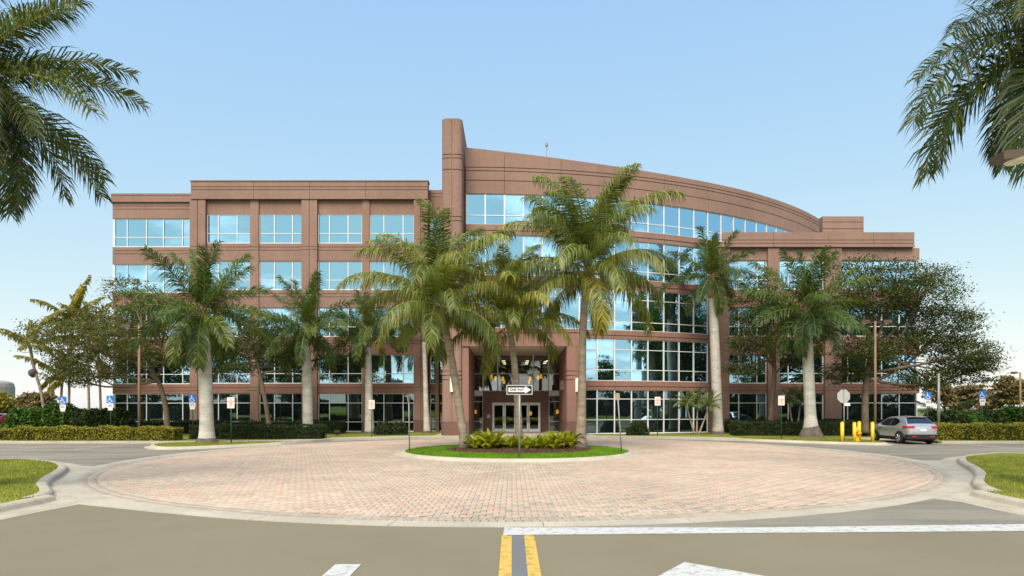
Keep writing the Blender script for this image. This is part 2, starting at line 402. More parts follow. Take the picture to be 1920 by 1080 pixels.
for q in bricks[:300]:
    ti = int(q[5] * 9.99); key = (round(q[2], 3), round(q[3], 3), ti)
    if key not in proto:
        me = MB().add(brick_geo(0, 0, q[2], q[3]), BF).mesh('brick', M['paver'])
        a = me.attributes.new('tint', 'FLOAT', 'POINT'); a.data.foreach_set('value', [(ti + .5) / 10] * len(me.vertices)); proto[key] = me
    o = link('brick', proto[key], plaza, (q[0], q[1], random.uniform(-.002, .002))); o.rotation_euler = (random.uniform(-.006, .006), random.uniform(-.006, .006), q[4])
V = []; T = []
for q in bricks[300:]:
    dz = random.uniform(-.002, .002)
    V += brick_geo(q[0], q[1], q[2], q[3], q[4], .014 + dz); T += [q[5]] * 12
idx = np.arange(len(bricks) - 300)[:, None, None] * 12 + np.array(BF)[None]
me = mesh_np('brick_field', np.array(V), [idx.reshape(-1, 4)], M['paver'])
a = me.attributes.new('tint', 'FLOAT', 'POINT'); a.data.foreach_set('value', T)
tag(link('brick_field', me, plaza), kind='stuff')

# centre island
isl = [(IC[0] + 5.08 * math.cos(2 * math.pi * i / 72), IC[1] + 5.08 * math.sin(2 * math.pi * i / 72)) for i in range(72)]
kerb('island_kerb', [Vector(p) for p in isl], True, gut=.38, m='concrete')
sheet('island_lawn', isl, .125, 'lawn_isl')
def blades(name, pts, hmin, hmax, m, label):
    P = np.array(pts); N = len(P); hh = rng.uniform(hmin, hmax, N); a = rng.uniform(0, 6.283, N)
    wv = np.stack([np.cos(a), np.sin(a), np.zeros(N)], 1) * .009
    lean = np.stack([rng.normal(0, .4, N), rng.normal(0, .4, N), np.ones(N)], 1) * hh[:, None]
    V = np.stack([P - wv, P + wv, P + lean], 1).reshape(-1, 3)
    me = mesh_np(name, V, [np.arange(N * 3).reshape(-1, 3)], M[m])
    return tag(link(name, me), label, 'grass', kind='stuff')
def in_poly(x, y, poly):
    c = np.zeros(len(x), bool); n = len(poly)
    for i in range(n):
        x1, y1 = poly[i]; x2, y2 = poly[(i + 1) % n]
        if y1 == y2: continue
        k = ((y1 > y) != (y2 > y)) & (x < (x2 - x1) * (y - y1) / (y2 - y1) + x1); c ^= k
    return c
def scatter(poly, n, z, box=None):
    xs = [p[0] for p in poly]; ys = [p[1] for p in poly]
    x0, x1, y0, y1 = box or (min(xs), max(xs), min(ys), max(ys))
    x = rng.uniform(x0, x1, n); y = rng.uniform(y0, y1, n); k = in_poly(x, y, [tuple(p) for p in poly])
    return np.stack([x[k], y[k], np.full(k.sum(), z)], 1)
blades('grass', scatter(isl, 60000, .122), .03, .07, 'blade_isl', 'bright green mown grass covering the round centre island')
# mulch bed on the island
mb = MB(); ring = 40; rows = []
for j, (rr, z) in enumerate(((1.0, .118), (.93, .17), (.75, .21), (.45, .24), (.02, .25))):
    for i in range(ring):
        a = 2 * math.pi * i / ring; k = 1 + .06 * math.sin(3 * a + 1) + .05 * math.sin(7 * a)
        mb.v.append((IC[0] + .05 + 3.45 * rr * k * math.cos(a), IC[1] + .25 + 2.55 * rr * k * math.sin(a), z + random.uniform(-.012, .012)))
for j in range(4):
    for i in range(ring): mb.f.append((j * ring + i, j * ring + (i + 1) % ring, (j + 1) * ring + (i + 1) % ring, (j + 1) * ring + i)); mb.m.append(0)
tag(mb.build('mulch_bed', M['mulch']), kind='structure')
nn = 5000; a = rng.uniform(0, 6.283, nn); rr = np.sqrt(rng.uniform(0, 1, nn)) * .97
P = np.stack([IC[0] + .05 + 3.45 * rr * np.cos(a), IC[1] + .25 + 2.55 * rr * np.sin(a), .135 + .12 * (1 - rr ** 2) + .02], 1)
def quads(P, size, flatness=.6, asp=.55):
    N = len(P); nrm = rng.normal(0, 1, (N, 3)); nrm[:, 2] += flatness * 3; nrm /= np.linalg.norm(nrm, axis=1)[:, None]
    t = rng.normal(0, 1, (N, 3)); t -= nrm * (t * nrm).sum(1)[:, None]; t /= np.linalg.norm(t, axis=1)[:, None]
    bb = np.cross(nrm, t); s = (rng.uniform(.7, 1.3, N) * size)[:, None]
    V = np.stack([P - t * s, P + bb * s * asp, P + t * s, P - bb * s * asp], 1).reshape(-1, 3)
    return V, np.arange(N * 4).reshape(-1, 4)
V, Fq = quads(P, .05, .8, .3)
M['chip'] = leafmat('bark_chip', [(0, (.05, .026, .018)), (.6, (.11, .06, .04)), (1, (.2, .12, .08))], 0)
tag(link('bark_mulch', mesh_np('bark_mulch', V, [Fq], M['chip'])), 'dark brown bark chips spread under the ferns', 'mulch', kind='stuff')

# side lawns with rolled kerbs
Lp = [(-10.3, -30), (-10.3, 0), G(0, 946, .13), G(40, 935, .13), G(70, 925, .13), G(73, 917, .13), G(68, 908, .13), G(78, 897, .13), G(99, 885, .13), G(109, 875, .13), G(95, 867, .13), G(60, 863, .13), G(0, 861, .13), (-26, 23.7), (-70, 23.7)]
Rp = [(10.5, -30), (10.5, 0), G(1920, 938, .13), G(1880, 922, .13), G(1853, 911, .13), G(1845, 901, .13), G(1849, 889, .13), G(1838, 878, .13), G(1814, 865, .13), G(1816, 856, .13), G(1860, 851, .13), G(1920, 850, .13), (26, 23.9), (70, 23.9)]
L = smooth_path(Lp, 5); Rr = smooth_path(Rp, 5)
kerb('kerb', L, m='kerb', h=.15, wd=.24, gut=.55)
kerb('kerb', Rr[::-1], m='kerb', h=.15, wd=.24, gut=.55)
for nm, P, sx in (('lawn', L, -1), ('lawn', Rr, 1)):
    poly = [tuple(p) for p in P] + [(sx * 70, -30)]
    sheet(nm, poly, .135, 'lawn')
    pts = scatter(poly, 90000, .13, (-27, -9, 9, 25) if sx < 0 else (9, 27, 9, 25))
    blades('grass', pts, .03, .085, 'blade', 'yellow-green lawn grass %s' % ('at the left edge of the entry road' if sx < 0 else 'at the right edge of the entry road'))
# concrete aprons that join each lawn kerb to the brick circle
sheet('concrete_apron', [G(0, 976), G(75, 960), G(150, 946), G(200, 951), G(300, 961.5), G(380, 968), G(460, 973.5), (-4.6, 12.9), (-8, 16), (-12, 20), (-14.2, 25), G(215, 877), G(160, 874), G(108, 869), G(90, 880), G(60, 910), G(60, 930), (-10.6, 12.5)], .008, 'concrete')
sheet('concrete_apron', [G(1921, 968), G(1860, 955), G(1800, 941), G(1747, 935), G(1640, 945), G(1560, 953), (7.2, 14.6), (13.0, 19.5), (15.5, 24.5), G(1722, 864), G(1770, 864), G(1812, 858), G(1822, 872), G(1856, 886), G(1846, 905), G(1890, 922), (10.9, 12.4)], .008, 'concrete')

# painted markings on the entry road
def marking(name, poly, m, label, cat='marking', group=None, z=.009):
    o = MB().prism(poly, z - .004, z).build(name, M[m]); return tag(o, label, cat, group)
marking('stop_line', [G(946, 990), G(1400, 990), G(1960, 983), G(1960, 996), G(1400, 1000), G(943, 1004)], 'white_paint', 'worn white stop line across the right lane', z=.010)
for x0, x1, side_ in ((-.165, -.005, 'left'), (.195, .36, 'right')):
    marking('centre_line', [(x0, -30), (x1, -30), (x1, 10.25), (x0, 10.25)], 'yellow_paint', '%s of the double yellow centre lines in the road' % side_, group='double yellow line')
sheet('road_patch', [(-.005, -30), (.195, -30), (.195, 10.25), (-.005, 10.25)], .006, 'asphalt_gap')
xa = 2.3
marking('road_arrow', [(xa, 8.47), (xa - .62, 7.62), (xa - .18, 7.62), (xa - .18, 5.4), (xa + .18, 5.4), (xa + .18, 7.62), (xa + .95, 7.62), (xa + .3, 8.2)], 'white_paint', 'worn white arrow pointing ahead in the right lane')
xa = -2.15
marking('road_arrow', [(xa - .17, 8.35), (xa - .17, 6.1), (xa - .55, 6.1), (xa, 5.0), (xa + .55, 6.1), (xa + .17, 6.1), (xa + .17, 8.35)], 'white_paint', 'worn white arrow stem in the left lane, pointing at the viewer')

# back kerbs, islands, walks
sheet('lawn', [(-75, 37.3), (-20.5, 37.3), (-14.4, 38.6), (-12.3, 41.2), (-9, 43.2), (-5.5, 44.5), (-5.5, 53), (-75, 53)], .12, 'lawn')
sheet('lawn', [(75, 37.3), (25.0, 37.3), (25.0, 41.6), (17.0, 41.6), (15.0, 41.4), (11.5, 43.4), (6, 44.6), (6, 53), (75, 53)], .12, 'lawn')
def strip(name, P, wd, z0, z1, m='concrete'):
    a = [Vector(p) for p in P]; b = offset_path(a, wd)
    return tag(MB().prism([tuple(p) for p in a] + [tuple(p) for p in b[::-1]], z0, z1).build(name, M[m]), kind='structure')
strip('kerb', smooth_path([(-75, 37.3), (-20.5, 37.3)], 1), .32, -.05, .135)
strip('kerb', smooth_path([(25.0, 37.3), (75, 37.3)], 1), .32, -.05, .135)
strip('kerb', smooth_path([(21.5, 41.6), (24.7, 41.6)], 1), .2, -.05, .135)
strip('walk', smooth_path([(-20.5, 37.3), (-14.4, 38.6), (-12.3, 41.2), (-9, 43.2), (-5.5, 44.5), (0, 45), (6, 44.6), (11.5, 43.4), (15.0, 41.4), (16.6, 40.4)], 6), 1.7, -.05, .125)
sheet('entrance_paving', [(-5.5, 44.4), (6, 44.5), (6, 52), (-5.5, 52)], .11, 'concrete')
# left palm strip and right palm strip
LS = smooth_path([(-18.9, 33.6), (-17.2, 31.7), (-15.6, 32.6), (-14.2, 34.2), (-13.1, 36.2), (-14.0, 36.7), (-16.5, 36.2), (-18.9, 35.4)], 5, True)
RS = smooth_path([(21.2, 37.0), (20.7, 35.5), (19.3, 35.9), (17.4, 37.3), (14.7, 40.2), (15.2, 41.6), (18, 42.6), (20.8, 42.0), (21.3, 39.5)], 5, True)
for P in (LS, RS):
    kerb('kerb', P if P is RS else P, True, gut=.3, m='concrete') if sum(P[i].x * P[(i + 1) % len(P)].y - P[(i + 1) % len(P)].x * P[i].y for i in range(len(P))) > 0 else kerb('kerb', P[::-1], True, gut=.3, m='concrete')
    sheet('lawn', [tuple(p) for p in P], .132, 'lawn')
blades('grass', np.concatenate([scatter([tuple(p) for p in LS], 8000, .128), scatter([tuple(p) for p in RS], 14000, .128)]), .04, .09, 'blade', 'short grass on the small kerbed palm strips')
for i, x in enumerate((-33, -30.2, -27.4, -24.6, -21.8, 25.6, 28.4, 31.2, 34)):
    marking('stall_line', [(x, 31.6), (x + .12, 31.6), (x + .12, 36.8), (x, 36.8)], 'white_paint', 'faded white parking stall line beside the hedge, %s' % ('left lot' if x < 0 else 'right lot'), group='stall lines %s' % ('left' if x < 0 else 'right'), z=.004)
# wheel stops along the left hedge
# ================================================================== OFFICE BUILDING
BY = 51.7
bld = tag(empty('office_building', (0, BY, 0)), 'five-storey pink stucco office building with curved blue mirror-glass front', 'building')
def part(b, name, m, parent=bld, smooth=False): return b.build(name, M[m] if isinstance(m, str) else [M[x] for x in m], parent, smooth, world=True)
PANES = []
def window(x0, x1, z0, z1, xs, zs, Y, gm='glass', T=None, fw=.07, par=None):
    """aluminium frame (part) and panes (sub-parts). xs, zs: inner mullion positions. T: local frame for the curved wall."""
    b = MB(); b.T = T
    y0, y1 = Y - .05, Y + .06
    b.box(x0, x1, y0, y1, z0, z0 + fw); b.box(x0, x1, y0, y1, z1 - fw, z1)
    b.box(x0, x0 + fw, y0 + .002, y1 - .002, z0 + fw, z1 - fw); b.box(x1 - fw, x1, y0 + .002, y1 - .002, z0 + fw, z1 - fw)
    mw = .032
    for x in xs: b.box(x - mw, x + mw, y0 + .004, y1 - .004, z0 + fw, z1 - fw)
    zb = [z0 + fw] + [z - mw * .8 for z in zs]; zt = [z + mw * .8 for z in zs]
    xl = [x0 + fw] + [x + mw for x in xs]; xr = [x - mw for x in xs] + [x1 - fw]
    for z in zs:
        for a, c in zip(xl, xr): b.box(a, c, y0 + .006, y1 - .006, z - mw * .8, z + mw * .8)
    f = part(b, 'window', 'alu')
    bot = [z0 + fw] + [z + mw * .8 for z in zs]; top = [z - mw * .8 for z in zs] + [z1 - fw]
    for a, c in zip(xl, xr):
        for p, q in zip(bot, top): PANES.append((a, c, p, q, Y + .02, gm, T, f))
    return f
def grooved(b, x0, x1, yf, yb, z0, z1, cuts, d=.045, g=.045):
    """wall slab with horizontal reveals cut at heights `cuts`"""
    z = z0
    for c in sorted(cuts):
        if c - g / 2 <= z or c + g / 2 >= z1: continue
        b.box(x0, x1, yf, yb, z, c - g / 2); b.box(x0 + .002, x1 - .002, yf + d, yb, c - g / 2, c + g / 2); z = c + g / 2
    b.box(x0, x1, yf, yb, z, z1)
SILL = {2: 4.05, 3: 7.87, 4: 11.68, 5: 15.48}; WH = 2.38; RAIL = .82
def left_floor(k): return (.12, 3.27) if k == 1 else (SILL[k], SILL[k] + WH)
# ---- left main block
Y0 = BY
bays = [((389, 471), (410, 445)), ((487, 568), (515, 549)), ((597, 680), (618, 653)), ((694, 777), (720, 756))]
for k in range(1, 6):
    z0, z1 = left_floor(k)
    for (u0, u1), mu in bays:
        window(AX(u0, Y0 + .25), AX(u1, Y0 + .25), z0, z1, [AX(x, Y0 + .25) for x in mu], [z0 + RAIL] if k > 1 else [.92, 2.47], Y0 + .25, 'glass' if k > 1 else 'glass_low')
for (u0, u1), mu in bays:                                # spandrel panels, one per bay and storey
    x0, x1 = AX(u0, Y0 + .25) + .003, AX(u1, Y0 + .25) - .003
    for k in range(2, 6):
        zb = left_floor(k - 1)[1] + .003; zt = SILL[k] - .003
        b = MB(); grooved(b, x0, x1, Y0 + .12, Y0 + .5, zb, zt, [zt - .3, zt - .56] if k > 2 else [zt - .34]); part(b, 'spandrel', 'stucco' if k > 3 else 'stucco2')
    b = MB(); b.box(x0, x1, Y0 + .16, Y0 + .5, SILL[5] + WH + .003, 19.0); part(b, 'spandrel', 'stucco')
    b = MB(); b.box(x0, x1, Y0 + .10, Y0 + .5, -.05, .117); part(b, 'plinth', 'granite')
for u0, u1, wide in ((360, 389, 1), (471, 487, 0), (568, 597, 1), (680, 694, 0), (777, 803, 1)):
    x0, x1 = AX(u0, Y0 + .25), AX(u1, Y0 + .25); yf = Y0 - (.12 if wide else -.02)
    cuts = [c for k in range(2, 6) for c in (SILL[k] - .3, SILL[k] - .56)]
    b = MB(); mid = (x0 + x1) / 2
    if wide:
        grooved(b, x0, mid - .03, yf, Y0 + .6, 1.1, 19.0, cuts); grooved(b, mid + .03, x1, yf, Y0 + .6, 1.1, 19.0, cuts); b.box(mid - .03, mid + .03, yf + .06, Y0 + .6, 1.1, 19.0)
    else: grooved(b, x0, x1, yf, Y0 + .6, .9, 19.0, cuts)
    p = part(b, 'pilaster', 'stucco')
    b = MB(); b.box(x0 - .03, x1 + .03, yf - .03, Y0 + .6, -.05, .898 if not wide else 1.098); part(b, 'pilaster_base', 'granite', bld)
xs = [AX(u, Y0) for u in (360, 477, 582, 687, 803)]
for i in range(4):                                       # parapet panels
    b = MB(); grooved(b, xs[i] + (.012 if i else -.0), xs[i + 1] - .012, Y0 - .2, Y0 + .6, 19.003, 20.42, [19.75, 19.98], .05, .05)
    b.box(xs[i] + (.012 if i else -.05), xs[i + 1] - (.012 if i < 3 else -.05), Y0 - .25, Y0 + .62, 20.42, 20.5); part(b, 'parapet_panel', 'stucco')
# narrow bay between the block and the pylon
Y1 = Y0 + .9
for k in range(1, 6):
    z0, z1 = left_floor(k)
    window(AX(806, Y1), AX(832, Y1), z0, z1, [], [z0 + RAIL] if k > 1 else [.92, 2.47], Y1 + .1, 'glass' if k > 1 else 'glass_low')
    zt = left_floor(k + 1)[0] - .003 if k < 5 else 20.1
    b = MB(); grooved(b, AX(806, Y1) - .2, AX(832, Y1) + .6, Y1, Y1 + .5, z1 + .003, zt, [zt - .3, zt - .56]); part(b, 'spandrel', 'stucco' if k > 2 else 'stucco2')
# ---- left wing (set back)
YW = 53.0
mw_ = [AX(u, YW) for u in (211, 237.5, 273.6, 305.6, 341.7, 359)]
for k in range(1, 6):
    z0, z1 = left_floor(k)
    window(mw_[0] + .1, mw_[-1] + .25, z0, z1, mw_[1:-1], [z0 + RAIL] if k > 1 else [.92, 2.47], YW + .12, 'glass' if k > 1 else 'glass_low')
    zt = left_floor(k + 1)[0] - .003 if k < 5 else 19.2
    b = MB(); grooved(b, mw_[0], mw_[-1] + .25, YW, YW + .5, z1 + .003, zt, [zt - .3, zt - .56]); part(b, 'spandrel', 'stucco' if k > 3 else 'stucco2')
b = MB(); b.box(mw_[0] - .15, mw_[-1] + .2, YW - .15, YW + .5, 19.2, 19.24); grooved(b, mw_[0] - .1, mw_[-1] + .2, YW - .08, YW + .5, 19.24, 19.93, [19.75]); part(b, 'parapet_panel', 'stucco')
b = MB(); b.box(mw_[0], mw_[-1] + .25, YW, YW + .5, -.05, .117); part(b, 'plinth', 'granite')
b = MB(); b.box(mw_[0] + .02, mw_[0] + .097, YW + .04, YW + .5, .12, 19.2); part(b, 'corner_post', 'alu')
b = MB(); b.box(mw_[0], AX(832, Y1) + .6, YW + .5, 74, 0, 19.0); b.box(AX(360, Y0), AX(803, Y0), Y0 + .6, 74, 19.0, 19.6); part(b, 'wall', 'stucco')
b = MB(); b.box(mw_[0] + .5, AX(832, Y1), YW + .9, 73.5, 19.001, 19.05); part(b, 'roof', 'roof')

# ---- curved wall
CC, CR = Vector((-3.5, 91.3)), 45.0
MODW = 1.4; S0 = .15
def arc_pt(s, r):
    a = s / CR; return (CC.x + r * math.sin(a), CC.y - r * math.cos(a))
def arc_box(b, s0, s1, rin, rout, z0, z1, n=3, mi=0):
    """z1 may be a function of x"""
    V = []; Fc = []
    for i in range(n + 1):
        s = s0 + (s1 - s0) * i / n; xo, yo = arc_pt(s, rout); xi, yi = arc_pt(s, rin)
        zt = z1(xo) if callable(z1) else z1
        V += [(xo, yo, z0), (xo, yo, zt), (xi, yi, zt), (xi, yi, z0)]
    for i in range(n):
        a, c = i * 4, (i + 1) * 4
        for j in range(4): Fc.append((a + j, a + (j + 1) % 4, c + (j + 1) % 4, c + j)[::-1])
    Fc += [(0, 1, 2, 3)[::-1], tuple(n * 4 + j for j in (0, 1, 2, 3))]
    b.add(V, [f[::-1] for f in Fc], mi)
def ztop(x): t = min(1, max(0, (x + 3.5) / 20)); return 20.0 + 1.05 * (1 - t) ** 2
CROWS = {1: (.14, 3.42, [1.18, 2.74]), 2: (4.1, 7.26, [4.94, 6.46]), 3: (7.9, 11.0, [8.57, 10.25]), 4: (11.75, 14.7, [12.42]), 5: (15.45, 17.7, [16.13])}
ENDMOD = {1: 14, 2: 14, 3: 14, 4: 14, 5: 22}
def mod_frame(j):
    """local frame of flat module j: x along the wall, y into it"""
    s0, s1 = S0 + j * MODW, S0 + (j + 1) * MODW
    p0, p1 = Vector((*arc_pt(s0, CR), 0)), Vector((*arc_pt(s1, CR), 0))
    d = (p1 - p0); a = math.atan2(d.y, d.x)
    return Matrix.Translation(p0) @ Matrix.Rotation(a, 4, 'Z'), d.length
for k, (z0, z1, zs) in CROWS.items():
    for j in range(6 if k <= 2 else 0, ENDMOD[k]):
        T, wl = mod_frame(j)
        gm = 'glass_low' if k == 1 else 'glass'
        window(0, wl, z0, z1, [], zs, .12, gm, T, fw=.045)
segs = [(0, 2)] + [(i, i + 3) for i in range(2, 26, 3)]
for (j0, j1) in segs:
    s0, s1 = S0 + j0 * MODW, S0 + j1 * MODW
    e = .012
    for k in (1, 2, 3, 4):
        if j0 >= 14: continue
        if k <= 1 and j1 <= 5: continue
        s1b = min(s1, S0 + 14 * MODW)
        zb, zt = CROWS[k][1] + .003, CROWS[k + 1][0] - .003; c = (zb + zt) / 2
        b = MB(); arc_box(b, s0 + e, s1b - e, CR - .5, CR, zb, c - .09); arc_box(b, s0 + e, s1b - e, CR - .5, CR - .05, c - .09, c - .05)
        arc_box(b, s0 + e, s1b - e, CR - .5, CR + .04, c - .05, zt); part(b, 'spandrel', 'stucco' if k > 3 else 'stucco2')
    b = MB(); z = 17.703 if j0 < 22 else 15.4
    for q in (18.65, 19.35, 19.6):
        arc_box(b, s0 + e, s1 - e, CR - .6, CR, z, q - .03); arc_box(b, s0 + e, s1 - e, CR - .6, CR - .06, q - .03, q + .03); z = q + .03
    arc_box(b, s0 + e, s1 - e, CR - .6, CR, z, ztop); part(b, 'parapet_panel', 'stucco')
b = MB(); arc_box(b, 7.5, S0 + 14 * MODW, CR - .5, CR + .02, -.05, .137, 12); part(b, 'plinth', 'alu')
poly = [arc_pt(S0 + i * .7 - .2, CR - .62) for i in range(0, 54)]
poly += [(30, 74), (-3.6, 74)]
b = MB(); b.prism(poly, 7.6, 19.9); part(b, 'wall', 'stucco')
poly2 = [arc_pt(8.6 + i * .7, CR - .62) for i in range(0, 20)] + [(18, 74), (5.2, 74)]
b = MB(); b.prism(poly2, 0, 7.6); part(b, 'wall', 'stucco2')

# ---- pylon and portal
def prect(x0, x1, y0, y1, ch, notch=None, e=0):
    x0 -= e; x1 += e; y0 -= e
    p = [(x0, y1), (x0, y0 + ch * 1.2), (x0 + ch * .3, y0 + ch * .45), (x0 + ch, y0)]
    if notch: p += [(notch - .03, y0), (notch - .03, y0 + .05), (notch + .03, y0 + .05), (notch + .03, y0)]
    return p + [(x1 - ch, y0), (x1 - ch * .3, y0 + ch * .45), (x1, y0 + ch * 1.2), (x1, y1)]
px0, px1, PY = -4.93, -3.50, 44.6
b = MB(); z = 1.1
for c in (4.05, 4.35, 4.65, 7.7, 8.0, 15.2, 15.5, 18.8, 19.6, 19.86):
    b.prism(prect(px0, px1, PY, 52.8, .22, (px0 + px1) / 2), z, c - .03); b.prism(prect(px0, px1, PY, 52.7, .22, None, -.05), c - .03, c + .03); z = c + .03
b.prism(prect(px0, px1, PY, 52.8, .22, (px0 + px1) / 2), z, 22.35); b.prism(prect(px0, px1, PY, 52.75, .22, None, -.08), 22.35, 22.42)
part(b, 'pylon', 'stucco')
b = MB(); b.prism(prect(px0, px1, PY, 52.6, .22, None, .05), -.05, 1.097); part(b, 'pylon_base', 'granite')
b = MB(); z = 1.1
for c in (4.05, 4.35, 4.65):
    b.prism(prect(3.83, 5.22, PY, 52.3, .1, 4.55), z, c - .03); b.prism(prect(3.83, 5.22, PY, 52.3, .1, None, -.05), c - .03, c + .03); z = c + .03
b.prism(prect(3.83, 5.22, PY, 52.3, .1, 4.55), z, 6.397); part(b, 'portal_column', 'stucco2')
b = MB(); b.prism(prect(3.83, 5.22, PY, 52.2, .1, None, .05), -.05, 1.097); part(b, 'pylon_base', 'granite')
b = MB(); b.box(-3.497, -3.05, PY + .1, 52.3, 1.1, 6.397); part(b, 'portal_column', 'stucco2')
b = MB(); b.box(-3.497, -3.03, PY + .08, 52.2, -.05, 1.097); part(b, 'pylon_base', 'granite')
for x0, x1 in ((-3.497, .82), (.845, 5.22)):
    b = MB(); b.box(x0, x1, PY, 46.2, 6.4, 7.3); b.box(x0, x1, PY + .05, 46.2, 7.3, 7.36); b.box(x0, x1, PY - .03, 47.0, 7.36, 7.56); part(b, 'portal_beam', 'stucco2')
b = MB(); b.box(-3.5, 5.2, 46.2, 52.2, 6.42, 7.3); part(b, 'soffit', 'soffit')
b = MB(); b.box(-3.0, 3.8, 44.75, 46.19, 6.385, 6.398); part(b, 'soffit', 'soffit')

# ---- entrance glazing, doors and lobby
YE = 51.8
X = [-3.5, -2.35, -1.17, 1.74, 2.98, 4.05]
for j in range(5):
    lw = [X[2] + 1.46] if j == 2 else []
    window(X[j], X[j + 1], 3.43, 6.40, [], [4.84], YE, 'lobbyglass', fw=.05)
for x0, x1 in ((X[0], X[1]), (X[4], X[5])):
    window(x0, x1, .12, 3.1, [], [.98, 2.58], YE, 'lobbyglass', fw=.06)
    b = MB(); b.box(x0, x1, YE - .06, YE + .08, 3.104, 3.426); part(b, 'transom_panel', 'alu')
dx0, dx1, dz = AX(923, YE), AX(1013, YE), 2.5
b = MB(); b.box(X[1] + .003, dx0, YE - .12, YE + .3, .1, 3.426); b.box(dx1, X[4] - .003, YE - .12, YE + .3, .1, 3.426); b.box(dx0, dx1, YE - .118, YE + .3, dz, 3.424)
part(b, 'door_surround', 'granite')
b = MB(); b.box(dx0 + .001, dx1 - .001, YE - .14, YE, dz - .09, dz - .002)
wd = (dx1 - dx0) / 4
for i in range(0, 5, 2): b.box(dx0 + i * wd - .05 + (.051 if i == 0 else 0), dx0 + i * wd + .05 - (.051 if i == 4 else 0), YE - .14, YE, .11, dz - .09)
part(b, 'door_frame', 'door_white')
for i in range(4):
    x0 = dx0 + i * wd + (.06 if i % 2 == 0 else .012); x1 = dx0 + (i + 1) * wd - (.012 if i % 2 == 0 else .06)
    b = MB(); b.box(x0, x1, YE - .1, YE - .04, .13, .36); b.box(x0, x1, YE - .1, YE - .04, dz - .22, dz - .095)
    b.box(x0, x0 + .11, YE - .1, YE - .04, .36, dz - .22); b.box(x1 - .11, x1, YE - .1, YE - .04, .36, dz - .22)
    d = part(b, 'door', 'door_white')
    hx = x1 - .055 if i % 2 == 0 else x0 + .055
    b = MB(); b.tube([(hx, YE - .16, .9), (hx, YE - .16, 1.4)], .018, 8); b.box(hx - .012, hx + .012, YE - .16, YE - .1, .93, .96); b.box(hx - .012, hx + .012, YE - .16, YE - .1, 1.34, 1.37)
    h = b.build('handle', M['galv'], d)
    b = MB(); b.box(x0 + .11, x1 - .11, YE - .075, YE - .065, .36, dz - .22); b.build('pane', M['lobbyglass'], d)
b = MB(); b.box(AX(985, YE) + .55, AX(985, YE) + .6, YE - .15, YE - .122, 1.2, 1.3); b.box(AX(913, YE), AX(919, YE), YE - .14, YE - .122, 1.25, 1.52)
part(b, 'wall_plaque', 'sign_back')
b = MB(); b.box(-6, 7, YE + 14, YE + 14.3, 0, 7.2); b.box(-6.3, -6, YE + .3, YE + 14.3, 0, 7.2); b.box(7, 7.3, YE + .3, YE + 14.3, 0, 7.2)
part(b, 'lobby_wall', 'lobbywall')
b = MB(); b.box(-6, 7, YE + .3, YE + 14, .05, .1); part(b, 'lobby_floor', 'granite')
b = MB(); b.box(-6, 7, YE + .3, YE + 14, 6.22, 6.38); part(b, 'lobby_ceiling', 'lobbywall')
b = MB(); b.box(-6, 7, YE + 8, YE + 8.6, 3.2, 4.4); part(b, 'lobby_gallery', 'lobbywall')
for (u, v, Yd) in ((944, 671, 4), (945, 678, 6), (946, 683, 8), (989, 671, 4), (988, 678, 6), (987, 683, 8), (909, 686, 5), (913, 691, 7), (1027, 679, 4), (1023, 685, 5), (1021, 691, 7)):
    x = AX(u, YE + Yd)
    b = MB(); b.tube([(x, YE + Yd, 6.17), (x, YE + Yd, 6.225)], .15, 12); o = part(b, 'downlight', 'lamp_white')
lamps = [(921, 707), (929, 709), (943, 710), (945, 716), (994, 710), (992, 716), (1009, 708), (1014, 706), (884, 694), (1050, 694), (885, 771), (891, 772), (1045, 772), (1051, 770), (995, 775)]
for i, (u, v) in enumerate(lamps):
    Y = YE + 2.2 + (i % 4) * .8; x, z = AX(u, Y), AZ(v, Y)
    t = empty('pendant_lamp', (x, Y, z - .18))
    side_ = 'upper glazing' if v < 740 else 'door level glazing'
    tag(t, 'amber glass pendant lamp glowing behind the %s of the lobby' % side_, 'lamp', 'lobby pendants %s' % side_)
    s = MB(); s.tube([(0, 0, 0), (0, 0, .04), (0, 0, .3), (0, 0, .36)], [.07, .115, .105, .05], 12); s.build('lamp_shade', M['lamp_yellow'], t, True)
    s = MB(); s.tube([(0, 0, .36), (0, 0, 6.23 - (z - .18))], .012, 6); s.build('cord', M['dark'], t)
for x, nm in ((AX(848, PY), 'left'), (AX(1083, PY), 'right')):
    t = tag(empty('wall_lamp', (x, PY, 3.2)), 'white half-round wall lamp on the %s of the entrance portal' % ('rounded pylon, left' if x < 0 else 'column, right'), 'lamp', 'portal wall lamps')
    s = MB(); s.prism([(-.14, -.012), (-.12, -.12), (-.05, -.18), (.05, -.18), (.12, -.12), (.14, -.012)], 0, .92); s.build('diffuser', M['sconce'], t)
    s = MB(); s.box(-.16, .16, -.012, .05, -.03, .95); s.build('back_plate', M['alu'], t)

# ---- right block (four storeys) and right wing
YR = 51.5; XR0, XR1 = 16.75, 32.85
rb = [((1367, 1439), (1387, 1421)), ((1461, 1546), (1480, 1513)), ((1577, 1722), (1592, 1627, 1656, 1689))]
for k in range(1, 5):
    z0, z1 = left_floor(k)
    for i, ((u0, u1), mu) in enumerate(rb):
        window(AX(u0, YR), AX(u1, YR), z0, z1, [AX(x, YR) for x in mu], [z0 + RAIL] if k > 1 else [.92, 2.47], YR + .25, 'glass' if k > 1 else 'glass_low')
        zt = left_floor(k + 1)[0] - .003 if k < 4 else 15.05
        b = MB(); grooved(b, AX(u0, YR) + .003, AX(u1, YR) + (.15 if i == 2 else -.003), YR + .1, YR + .6, z1 + .003, zt, [zt - .3, zt - .56] if k < 4 else []); part(b, 'spandrel', 'stucco' if k > 3 else 'stucco2')
for (u0, u1), mu in rb:
    b = MB(); b.box(AX(u0, YR) + .003, AX(u1, YR) - .003, YR + .1, YR + .6, -.05, .117); part(b, 'plinth', 'granite')
